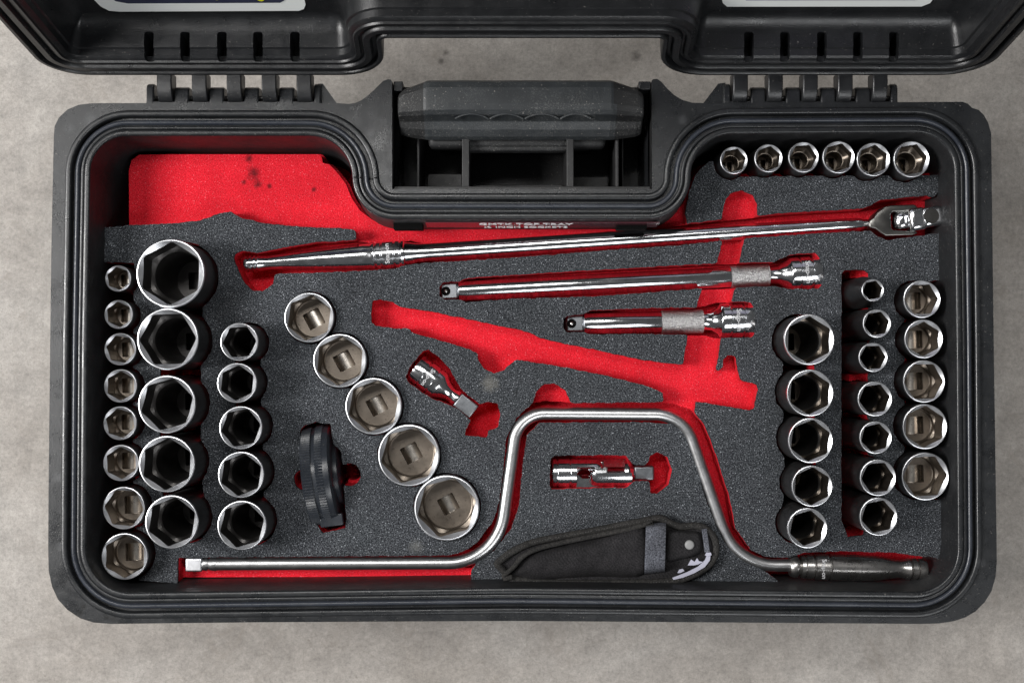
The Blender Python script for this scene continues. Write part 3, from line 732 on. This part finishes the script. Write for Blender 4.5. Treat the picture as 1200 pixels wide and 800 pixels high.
def capsule_between(pts, r): return U(*[sdf([(a[0]-r, a[1]), (a[0]+r, a[1]), (b[0]+r, b[1]), (b[0]-r, b[1])]) for a, b in zip(pts, pts[1:])])
sockP = U(*sp)
sockP = U(sockP, capsule_between(base2, 24), capsule_between(base3, 15), capsule_between(baseA, 19), capsule_between([(s[0], s[1]) for s in diag], 9))
slot1 = sdf([(90, 306.5), (157, 308), (157, 330), (155, 560), (160, 610), (163, 690), (90, 712)])
slotC = sdf([(1060, 345), (1075, 332), (1102, 328), (1140, 328), (1140, 588), (1095, 585), (1064, 575), (1060, 560)])
slotB = sdf([(986, 321), (990, 316.5), (1014, 316), (1018.5, 320), (1019, 400), (1017, 500), (1018, 600), (1012, 627), (994, 629), (986, 610)])
toolP = U(sdf(breaker), sdf(longext), sdf(shortext), sdf(brace_deep), sdf(ujoint), sdf(adapter), sdf(palm), circ(357, 562, 12.5), circ(409, 556, 13.5))
shallowP = U(sdf(empty), sdf(channel), sdf(ul), sdf(bracegroove))
allP = U(sockP, slot1, slotC, slotB, toolP, shallowP)
G_ = sdf(outer_G)
solid0 = np.maximum(G_, -(allP+wob(.28, 3)))
G2 = lift([(152, 330), (151, 200), (154, 188), (163, 181.5), (200, 181), (374, 181), (377, 184), (378, 191), (386, 193), (394, 201), (405, 215), (412, 232), (422, 247), (437, 258), (455, 262), (480, 262), (640, 262), (760, 262), (775, 258), (788, 250), (800, 240), (806, 225), (812, 214), (840, 204), (1092, 203), (1101, 215), (1101, 655), (1088, 690), (560, 690), (553, 675), (214, 676), (210, 684), (166, 681), (163, 320)], FOAM, FOAM-.014)
G2s = sdf(G2)
slotB2 = sdf([(984, 321), (1002, 316), (1002, 480), (1016, 490), (1016, 628), (994, 629), (984, 610)])
solid2 = np.maximum(G2s, -(U(sockP, slotB2, sdf(breaker, -2), toolP, slot1, slotC)+wob(.25, 5)))
G3s = np.maximum(G2s-3, G_-200)
solid3 = np.maximum(G3s, -U(sockP, slot1, slotC, slotB2, sdf(palm), circ(409, 556, 10)))
foam = thing('foam_insert', 'two-tone foam tray insert, grey on top with red pockets cut out, inside the case', 'foam insert')
L0 = [to_xy(l) for l in contours(solid0)]; L2 = [to_xy(l) for l in contours(solid2)]; L3_ = [to_xy(l) for l in contours(solid3, 2.5)]
slab('top_layer', L0, FOAM, FOAM-.0030, gray_foam, foam)
slab('red_layer', L0, FOAM-.0030, FOAM-.014, red_foam, foam)
slab('red_layer', L2, FOAM-.0140, FOAM-.024, red_foam, foam)
slab('red_base', L3_, FOAM-.0240, FOAM-.062, red_foam, foam)
z = FOAM-.0625
inn = rounded(lip, -.0052, 12); obj('red_floor', [(p.x, p.y, z) for p in inn], [tuple(range(len(inn)))], red_foam, foam)

# ---------------------------------------------------------------- bars and drivers lying in the foam
def px_axis(x0, y0, x1, y1, z):
    a, b = P(x0, y0, z), P(x1, y1, z)
    d = (b-a).normalized(); L = (b-a).length; k = L/math.hypot(x1-x0, y1-y0)
    return a, b, d, k
def prof_px(pr, k): return [(t*k, r*k) for t, r in pr]
def ringgroove(t, r, w=1.1, d=.9): return [(t-w-.1, r+.15), (t-.55, r-d*1.5), (t+.55, r-d*1.5), (t+w+.1, r+.15)]

# breaker bar
z = FOAM-.0085
a, b, d, k = px_axis(286, 309.5, 1020, 262.3, z)
bar = thing('breaker_bar', 'long chrome breaker bar with hinged square head lying across the foam', 'breaker bar', a)
pr = [(0, 0), (0, 7.2), (1, 8.6), (3, 9.3)]+ringgroove(6, 9.5)+ringgroove(11, 9.5)+ringgroove(16, 9.3)+[(19, 9), (24, 8.2), (30, 8.0), (45, 9.2), (80, 12), (115, 14), (140, 15), (149, 15.2), (151, 16)]
pr += ringgroove(155, 15.8, 1.4, 1)+ringgroove(162, 15.8, 1.2, .8)+ringgroove(177, 15.8, 1.2, .8)+ringgroove(184, 15.8, 1.2, .8)+[(188, 15.6), (189.5, 13)]
put(lathe('grip', a, b, prof_px(pr, k), chrome, None, 48), bar)
pr2 = [(188, 0), (188, 13.2), (196, 12.6), (204, 11), (215, 10.6), (400, 10.3), (560, 9.6), (700, 8.2), (722, 7.6), (728, 5.5), (735, 5.2), (736, 0)]
put(lathe('shaft', a, b, prof_px(pr2, k), chrome, None, 48), bar)
dd = Vector((-d.y, d.x, 0))
put(text('lettering', 'Snap-on', 7.2*k, engrave, None, basis(a+d*169.5*k+Vector((0, 0, 15.9*k))+dd*0, -dd*-1, -d), .00003), bar)
# flat forked head
def poly_prism(name, pts, z1, z0, m, bev=.0008, holes=()):
    q = [P(x, y, z1) for x, y in pts]
    loops = [[(p.x, p.y) for p in q]]+[[(P(x, y, z1).x, P(x, y, z1).y) for x, y in h] for h in holes]
    o = slab(name, loops, z1, z0, m, None, 30, True)
    bm = bmesh.new(); bm.from_mesh(o.data); bmesh.ops.remove_doubles(bm, verts=bm.verts, dist=1e-6); bmesh.ops.recalc_face_normals(bm, faces=bm.faces); bm.to_mesh(o.data); bm.free()
    if bev:
        b_ = o.modifiers.new('b', 'BEVEL'); b_.width = bev; b_.segments = 3; b_.limit_method = 'ANGLE'; b_.angle_limit = R(30)
    return o
hz = z+.0078
put(poly_prism('fork', [(1019, 258), (1024, 255), (1027, 250), (1037, 242), (1045, 240.5), (1072, 239.5), (1076, 243), (1076, 247.5), (1060, 248), (1046, 248), (1043.5, 251), (1044.5, 267), (1047, 270), (1062, 270.5), (1074, 270.8), (1076, 273), (1070, 275.5), (1038, 276.5), (1031, 272), (1026, 268), (1019, 266.5)], hz, hz-.0155, fork_steel, .0009), bar)
pa = P(1066, 241, z+.001); pb = P(1068, 274.5, z+.001)
put(lathe('pivot_pin', pa, pb, [(0, 0), (0, .0026), ((pb-pa).length, .0026), ((pb-pa).length, 0)], chrome, None, 20), bar)
ca, cb = P(1055, 249.5, z+.001), P(1056, 268.5, z+.001)
put(lathe('knuckle', ca, cb, [(0, 0), (0, .0045), (.0015, .0060), (.004, .0064), ((cb-ca).length-.004, .0064), ((cb-ca).length-.0015, .006), ((cb-ca).length, .0045), ((cb-ca).length, 0)], chrome, None, 32), bar)
hd = (P(1100, 253, z)-P(1062, 258.5, z)).normalized()
c_ = P(1073, 257.5, z+.006)
put(cbox('drive_head', c_, hd, .0130, .0165, .0145, chrome, None, .0032), bar)
c_ = P(1090, 254.5, z+.008)
put(cbox('square_drive', c_, hd, .0150, .0145, .0140, chrome, None, .0030), bar)
c_ = P(1091.5, 253, z+.0151)
put(lathe('drive_end', c_, c_+Vector((0, 0, .001)), [(0, .0056), (.0004, .0054), (.0005, 0)], end_steel, None, 30), bar)

# extensions: square tip, shaft, knurled band, flared socket end
def extension(label, x0, y0, x1, y1, shaft_r, knurl, end, z, group):
    a, b, d, k = px_axis(x0, y0, x1, y1, z); dd = Vector((-d.y, d.x, 0))
    root = thing('socket_extension', label, 'extension bar', a, group)
    Lp = math.hypot(x1-x0, y1-y0)
    sqh = 9.6*k
    put(cbox('square_drive', a+d*10*k, d, 20*k, 2*sqh, 2*sqh, tip_steel, None, .0013), root)
    put(lathe('tip', a+d*-1.2*k, a+d*3*k, [(0, 0), (0, 6*k), (.7*k, 8*k), (2*k, 8.6*k)], skin, None, 24), root)
    put(lathe('detent_hole_shade', a+d*6.0*k+Vector((0, 0, sqh+.00003)), a+d*6.0*k+Vector((0, 0, sqh+.001)), [(0, 5.4*k), (.0001, 5.2*k), (.00012, 0)], black, None, 24), root)  # black disc on the surface, painted shade of the detent hole
    put(lathe('detent_ball', a+d*6.0*k+Vector((0, 0, sqh-.0008)), a+d*6.0*k+Vector((0, 0, sqh+.001)), [(0, 3*k), (.0008, 2.4*k), (.0012, 1.4*k), (.0014, 0)], dull, None, 16), root)
    k0, k1 = knurl; e0 = end
    pr = [(19.5, 0), (19.5, shaft_r*.8), (21, shaft_r*.97), (24, shaft_r), (k0-1, shaft_r), (k0, shaft_r*.95)]
    put(lathe('shaft', a, b, prof_px(pr, k), chrome, None, 48), root)
    kr = shaft_r*1.08; n = 90
    rows = []
    m_ = 26
    A_, X_, Y_ = frame(b-a)
    for i in range(m_+1):
        t = k0+(k1-k0)*i/m_; rows.append([a+d*t*k+(X_*math.cos(2*math.pi*j/n)+Y_*math.sin(2*math.pi*j/n))*(kr+(.35 if (i+j) % 2 else -.25)*(0 if i in (0, m_) else 1))*k for j in range(n)])
    put(loft('knurled_band', rows, kn, None, smooth=20, cap0=True, cap1=True), root)
    pr = [(k1-.3, 0), (k1-.3, shaft_r*.9), (k1+2, shaft_r*.85), (k1+(e0-k1)*.45, shaft_r*.9), (k1+(e0-k1)*.8, 15.5), (e0-.6, 19.2), (e0+.3, 19.9), (e0+4, 20)]
    w_ = Lp-e0
    pr += ringgroove(e0+w_*.30, 20, 1, .7)+ringgroove(e0+w_*.68, 20, 1, .7)+[(Lp-1.4, 20), (Lp-.5, 19.4), (Lp, 18.2), (Lp, 9), (Lp-12, 8)]
    put(lathe('socket_end', a, b, prof_px(pr, k), chrome, None, 56), root)
    put(text('lettering', 'Snap-on', 8*k, engrave, None, basis(a+d*(e0+w_*.49)*k+Vector((0, 0, 20.1*k)), -dd, d), .00003), root)
    return root
ze = FOAM-.0115
g_ = 'socket extension bars lying in red slots'
extension('long chrome extension bar with a knurled band, second bar from the top', 517, 342, 960.5, 319.5, 11.7, (340, 384), 408, ze, g_)
extension('short chrome extension bar with a knurled band, just above the empty red slot', 663.5, 379.5, 882, 375.3, 12.4, (112, 160), 180, ze, g_)

# stub adapter
z = FOAM-.0105
a, b, d, k = px_axis(486.5, 429.5, 557, 483.5, z)
ad = thing('wobble_extension', 'stubby chrome extension lying diagonally right of the diagonal socket row', 'extension bar', a)
pr = [(10, 6), (0, 9), (0, 15), (1.2, 16.6), (4, 17.2)]+ringgroove(14, 17.4, 1, .7)+ringgroove(27, 17.4, 1, .7)+[(35, 17.3), (37, 16.6), (44, 12), (51, 8.6), (55, 8.2), (59, 9.4), (62, 9.6), (62.5, 0)]
put(lathe('body', a, b, prof_px(pr, k), chrome, None, 48), ad)
put(cbox('square_drive', a+d*75*k, d, 25*k, 19*k, 19*k, tip_steel, None, .0012), ad)
dd = Vector((-d.y, d.x, 0))
put(text('lettering', 'Snap-on', 7*k, engrave, None, basis(a+d*20.5*k+Vector((0, 0, 17.5*k)), -dd, d), .00003), ad)

# universal joint
z = FOAM-.0115
a, b, d, k = px_axis(647, 553.5, 764, 553.5, z)
uj = thing('universal_joint', 'chrome universal joint with forked yokes in the small pocket inside the speed handle', 'universal joint', a)
pr = [(9, 8), (0, 9.5), (0, 15.5), (1, 16.6)]+ringgroove(6, 16.9, .9, .7)+ringgroove(21, 16.9, .9, .7)+[(27, 16.9), (28, 16.9), (29, 15), (29, 0)]
put(lathe('socket_end', a, b, prof_px(pr, k), chrome, None, 48), uj)
def prong(t0, t1, c, h, rev=False):
    if not rev: pr = [(t0, 0), (t0, 16.9), (t1-8, 16.9), (t1-3, 15.6), (t1, 12), (t1, 7), (t0+8, 7), (t0, 0)]
    else: pr = [(t1, 0), (t1, 16.9), (t0+8, 16.9), (t0+3, 15.6), (t0, 12), (t0, 7), (t1-8, 7), (t1, 0)]
    return put(lathe('yoke', a, b, prof_px(pr, k), chrome, None, 16, arc=(c-h, c+h)), uj)
prong(27, 59, R(150), R(34)); prong(27, 59, R(330), R(34))
prong(44, 92, R(60), R(34), True); prong(44, 92, R(240), R(34), True)
put(cbox('cross_block', a+d*57*k, d, 15*k, 15*k, 15*k, satin, None, .001), uj)
q = a+d*57*k
put(lathe('cross_pin', q-Vector((0, .0085, .002)), q+Vector((0, .0085, .002)), [(0, 0), (0, .0022), (.0175, .0022), (.0175, 0)], dull, None, 16), uj)
pr = [(84, 0), (84, 16.2), (88, 16.9), (91, 15), (94, 10.5), (96, 9.5), (97, 0)]
put(lathe('collar', a, b, prof_px(pr, k), chrome, None, 48), uj)
put(cbox('square_drive', a+d*107*k, d, 24*k, 17*k, 17*k, tip_steel, None, .0016), uj)

# speed handle (brace)
z = FOAM-.003
def arcpath(pts, n=14):
    out = []
    for i, (x, y, r) in enumerate(pts):
        if i in (0, len(pts)-1) or not r: out.append(Vector((x, y))); continue
        c = Vector((x, y)); u = (Vector(pts[i-1][:2])-c).normalized(); v = (Vector(pts[i+1][:2])-c).normalized()
        ang = math.acos(u.dot(v)); tl = r/math.tan(ang/2); p0 = c+u*tl; p1 = c+v*tl
        cen = c+(u+v).normalized()*r/math.sin(ang/2)
        a0 = math.atan2(p0.y-cen.y, p0.x-cen.x); a1 = math.atan2(p1.y-cen.y, p1.x-cen.x); da = (a1-a0+math.pi) % (2*math.pi)-math.pi
        out += [cen+Vector((math.cos(a0+da*j/n), math.sin(a0+da*j/n)))*r for j in range(n+1)]
    return out
br = thing('speed_handle', 'long bent steel speed handle cranked around the universal joint pocket', 'speed handle', P(225, 660, z))
path = arcpath([(246, 660.5, 0), (583, 659, 66), (607, 484, 36), (800, 485.5, 46), (862, 663, 66), (932, 661.5, 0)])
pts = [P(q.x, q.y, z) for q in path]; pts2 = []
for i in range(len(pts)-1):
    s_ = max(1, int((pts[i+1]-pts[i]).length/.012)); pts2 += [pts[i].lerp(pts[i+1], j/s_) for j in range(s_)]
pts2.append(pts[-1])
put(tube('crank_rod', pts2, .0046, satin, None, 28, smooth=80), br)
a, b, d, k = px_axis(220, 660.3, 246, 660.5, z)
put(cbox('square_drive', a+d*9*k, d, 20*k, 16*k, 16*k, nose, None, .0013), br)
put(lathe('neck', a, b, prof_px([(18, 0), (18, 7.4), (22, 8), (25, 6.2), (27, 6), (28, 7.6), (33, 7.9), (35, 7.2)], k), satin, None, 32), br)
a, b, d, k = px_axis(925, 663, 1086, 667, z)
pr = [(0, 5), (0, 10.5), (2, 12), (6, 13), (9, 12.6), (10, 10.5), (12, 10), (13, 13)]+ringgroove(18, 13.6, .8, .6)+ringgroove(28, 14.2, 1.4, 1)+ringgroove(46, 15, 1.4, 1)+[(52, 14.8), (80, 15), (105, 13.8), (122, 11), (130, 10.2), (136, 11.4)]+ringgroove(141, 12.4, 1.4, 1.2)+ringgroove(149, 12.6, 1.4, 1.2)+[(155, 12.6), (159, 11.5), (160.5, 9), (161, 0)]
put(lathe('spinning_grip', a, b, prof_px(pr, k), dull, None, 48), br)
dd = Vector((-d.y, d.x, 0))
put(text('lettering', 'Snap-on', 7*k, engrave, None, basis(a+d*37*k+Vector((0, 0, 14.7*k)), -dd, d), .00003), br)

# thumbwheel ratchet standing on edge
z = FOAM-.010
pr_ = thing('thumbwheel_ratchet', 'black knurled thumbwheel ratchet standing on edge in the foam, between deep sockets and diagonal row', 'ratchet', P(379, 556, z))
zc = z-.008
cen = P(379.5, 556, zc); axd = (P(476, 542, zc)-P(376, 555, zc)).normalized()
rad = .0375; th = .0215
p0 = cen-axd*th/2; p1 = cen+axd*th/2
def wheel(name, t0, t1):
    n = 216; a_, x_, y_ = frame(axd); rows = []
    spec = [(t0, rad-.004, 0), (t0, rad-.0010, 1), (t0+.0008, rad, 1), (t1-.0003, rad, 1), (t1, rad-.0006, 0), (t1, rad-.004, 0)]
    for t, r_, g_ in spec:
        rows.append([p0+a_*t+(x_*math.cos(2*math.pi*j/n)+y_*math.sin(2*math.pi*j/n))*(r_-(.0009 if g_ and j % 2 else 0)) for j in range(n)])
    return put(loft(name, rows, tool_black, None, smooth=15, cap0=True, cap1=True), pr_)
wheel('knurled_wheel', .0004, .0080); wheel('knurled_wheel', .0102, .0162)
put(lathe('hub', p0, p1, [(.0002, 0), (.0002, rad-.0035), (.0012, rad-.0012), (.0080, rad-.0011), (.0100, rad-.0011), (.0164, rad-.0006), (.0200, rad-.0012), (.0212, rad-.003), (.0215, rad-.012), (.0215, 0)], tool_black, None, 120), pr_)
put(lathe('drive_boss', p0, p1, [(.021, 0), (.021, .0230), (.0238, .0230), (.0242, .0225), (.0242, 0)], tool_black, None, 48), pr_)
lv = P(389, 609, FOAM+.0005)
put(cbox('reverse_lever', lv, axd, .0165, .0085, .006, tool_black, None, .0008), pr_)

# ---------------------------------------------------------------- fabric pouch
pz = FOAM+.0004
po = thing('fabric_pouch', 'black nylon tool pouch with a grey strap lying at the bottom edge of the foam', 'pouch', P(710, 650, pz))
outl = [(580, 660), (590, 650), (602, 642), (620, 634), (640, 629), (687, 620.5), (728, 612.5), (752, 608), (770, 604.5), (779, 606), (788, 611), (798, 614), (812, 613), (822, 614), (831, 619), (838, 627), (841.5, 638), (840.5, 650), (834, 662), (820, 672.5), (799, 681), (777, 684), (750, 685.5), (700, 686), (660, 686), (633, 684), (610, 682), (597, 679.5), (587, 669)]
def smoothpoly(pts, n=5):
    out = []; k = len(pts)
    for i in range(k):
        p0_, p1_, p2_, p3_ = (Vector(pts[(i+j) % k]) for j in (-1, 0, 1, 2))
        for j in range(n):
            t = j/n; out.append(.5*((2*p1_)+(-p0_+p2_)*t+(2*p0_-5*p1_+4*p2_-p3_)*t*t+(-p0_+3*p1_-3*p2_+p3_)*t*t*t))
    return out
def pillow(name, pts, z0, h, soft, m, wr=.0006, step=2.2, seed=1, shape=None):
    """an inflated cushion over the outline, with its rim closed"""
    pts = smoothpoly(pts, 4); p = np.array([(q.x, q.y) for q in pts]); x0, y0 = p.min(0)-1; x1, y1 = p.max(0)+1
    loop = [tuple(q) for q in pts]
    ins = []
    xs = np.arange(x0, x1, step); ys = np.arange(y0, y1, step); X, Y = np.meshgrid(xs, ys)
    d2 = np.full(X.shape, 1e9); I = np.zeros(X.shape, bool)
    for i in range(len(p)):
        ax, ay = p[i-1]; bx, by = p[i]; ex, ey = bx-ax, by-ay; l = ex*ex+ey*ey+1e-9
        t = np.clip(((X-ax)*ex+(Y-ay)*ey)/l, 0, 1); d2 = np.minimum(d2, (X-ax-t*ex)**2+(Y-ay-t*ey)**2)
        I ^= ((ay > Y) != (by > Y)) & (X < (bx-ax)*(Y-ay)/((by-ay) if by != ay else 1e-9)+ax)
    D = np.sqrt(d2); rng = random.Random(seed); ph = [rng.uniform(0, 6) for _ in range(6)]
    W = (np.sin(X*.11+Y*.05+ph[0])+np.sin(X*.05-Y*.21+ph[1])+.6*np.sin(X*.31+Y*.12+ph[2])+.5*np.sin(Y*.45-X*.07+ph[3]))
    V2 = [Vector(q) for q in loop]; H = [0.]*len(loop)
    for i in range(X.shape[0]):
        for j in range(X.shape[1]):
            if I[i, j] and D[i, j] > step*.6:
                V2.append(Vector((X[i, j], Y[i, j]))); u = min(1, D[i, j]/soft)
                H.append(h*math.sqrt(1-(1-u)**2)+wr*W[i, j]*u)
    n = len(loop)
    v, e, f, ov, *_ = delaunay_2d_cdt(V2, [(i, (i+1) % n) for i in range(n)], [], 1, 1e-6)
    Hm = [H[o_[0]] if o_ else 0 for o_ in ov]
    V = [P(q.x, q.y, z0+hh) for q, hh in zip(v, Hm)]; F = []
    for t in f:
        a_, b_, c_ = (Vector(V[i][:2]) for i in t); F.append(tuple(t) if (b_-a_).cross(c_-a_) > 0 else tuple(t)[::-1])
    b0_ = len(V); V += [P(q.x, q.y, z0) for q in pts]+[P(q.x, q.y, z0-.0015) for q in pts]
    F += [(b0_+i, b0_+(i+1) % n, b0_+n+(i+1) % n, b0_+n+i) for i in range(n)]
    return obj(name, V, F, m, None, 70)
put(pillow('back_panel', outl, pz+.0022, .0022, 6, nylon, .0003), po)
loop = smoothpoly(outl, 5)
cx, cy = 710, 648
def edge_tape(name, pts, z0, rr, fl_, cyc=True, m=binding):
    return put(tube(name, [P(q[0], q[1], z0) for q in pts], rr, m, None, 10, fl_, 60, True, cyc), po)
inset = []
for i, q in enumerate(loop):
    t_ = (loop[(i+1) % len(loop)]-loop[i-1]).normalized(); nrm = Vector((-t_.y, t_.x)); inset.append(q+nrm*2.6)
edge_tape('edge_binding', inset, pz+.0052, .0026, .9)
upper = smoothpoly([(600, 676), (604, 662), (615, 650), (632, 642), (660, 635), (700, 627), (740, 619), (757, 615.5)], 5)[:36]
edge_tape('edge_binding', upper, pz+.0085, .0018, .9, False)
put(pillow('blade_pocket', [(606, 671), (612, 661), (622, 652), (640, 645), (700, 631), (756, 618), (757, 672), (700, 675), (660, 677.5), (625, 680)], pz+.004, .0095, 16, nylon, .0005, 2, 4), po)
def stitches(lines, z0, name):
    V = []; F = []
    for pts in lines:
        acc = 0
        for i in range(len(pts)-1):
            a_, b_ = Vector(pts[i]), Vector(pts[i+1]); L_ = (b_-a_).length
            if L_ < 1e-6: continue
            d_ = (b_-a_)/L_; n_ = Vector((-d_.y, d_.x))
            t_ = -acc % 3.2
            while t_ < L_-1.2:
                q0 = a_+d_*t_; q1 = q0+d_*1.8; b0 = len(V)
                for q_, hh in ((q0-n_*.32, 0), (q0+n_*.32, 0), (q1+n_*.32, 0), (q1-n_*.32, 0), ((q0+q1)/2-n_*.2, .0005), ((q0+q1)/2+n_*.2, .0005)):
                    V.append(P(q_.x, q_.y, z0+hh))
                F.extend([(b0, b0+4, b0+5, b0+1), (b0+3, b0+2, b0+5, b0+4), (b0, b0+3, b0+4), (b0+1, b0+5, b0+2)])
                t_ += 3.2
            acc += L_
    o = put(obj(name, V, F, thread), po); o['kind'] = 'stuff'; return o
thread = M('thread').set(Base_Color=(.06, .058, .056, 1), Roughness=.8)
_in = []
for i, q in enumerate(loop):
    t_ = (loop[(i+1) % len(loop)]-loop[i-1]).normalized(); _in.append(tuple(q+Vector((-t_.y, t_.x))*2.6))
stitches([_in+[_in[0]]], pz+.0077, 'stitching')
_in = []
for i, q in enumerate(loop):
    t_ = (loop[(i+1) % len(loop)]-loop[i-1]).normalized(); _in.append(q+Vector((-t_.y, t_.x))*5.6)
edge_tape('inner_cord', _in, pz+.0046, .0010, .8)
# strap
a, b = [(757, 613.5), (780.5, 611.5)], [(779, 670), (755, 672.5)]
sv = []
for t_ in np.linspace(0, 1, 15):
    x_l = a[0][0]+(b[1][0]-a[0][0])*t_; x_r = a[1][0]+(b[0][0]-a[1][0])*t_; yl = a[0][1]+(b[1][1]-a[0][1])*t_; yr = a[1][1]+(b[0][1]-a[1][1])*t_
    hh = pz+.006+.0098*math.sqrt(max(0, 1-(2*t_-1)**4))
    sv.append([P(x_l, yl, hh-.0012), P(x_l, yl, hh), P(x_r, yr, hh), P(x_r, yr, hh-.0012)])
put(loft('strap', sv, velcro, None, smooth=30, cap0=True, cap1=True), po)
# pocket mouth with what it holds
put(pillow('snap_flap', [(782, 622), (788, 621), (812, 622), (820, 624), (823, 634), (822, 646), (812, 652), (796, 656), (784, 658), (780, 650)], pz+.0045, .0065, 5, tool_black if 0 else nylon, .0002, 2, 9), po)
button_m = M('button_paint').set(Base_Color=(.20, .20, .20, 1), Roughness=.5)
bt = P(808, 638, pz+.0112)
put(lathe('snap_button', bt, bt+Vector((0, 0, .001)), [(-.001, .0034), (.0004, .0034), (.0009, .0030), (.0012, .0022), (.0013, 0)], button_m, None, 28), po)
put(cbox('keeper_loop', P(827, 633, pz+.0075), (P(827, 615, 0)-P(831, 646, 0)), .0170, .0038, .0025, velcro, None, .0006), po)
def tagstrip(pts, zz, m, name):
    q = [P(x, y, zz) for x, y in pts]; n = len(q)
    return put(obj(name, q+[p-Vector((0, 0, .0006)) for p in q], [tuple(range(n)), tuple(range(n, 2*n))[::-1]]+[(i, (i+1) % n, n+(i+1) % n, n+i) for i in range(n)], m, None), po)
tag_m = M('label_cloth').set(Base_Color=(.33, .33, .40, 1), Roughness=.7)
tagstrip([(788, 676.5), (792, 675), (805, 670), (818, 663.5), (826, 656), (829, 649), (833, 648), (832, 656), (826, 664), (814, 671), (800, 676.5), (789, 679)], pz+.0087, tag_m, 'care_label')
for q in ([(794, 671), (796, 667), (800, 666), (802, 668.5), (797, 671)], [(806, 662), (810, 655), (814, 658), (817, 653.5), (819, 657), (824, 658), (818, 661), (813, 662)], [(826, 650), (828, 647), (833, 647), (834, 650), (829, 652)]):
    tagstrip(q, pz+.0094, tag_m, 'care_label')
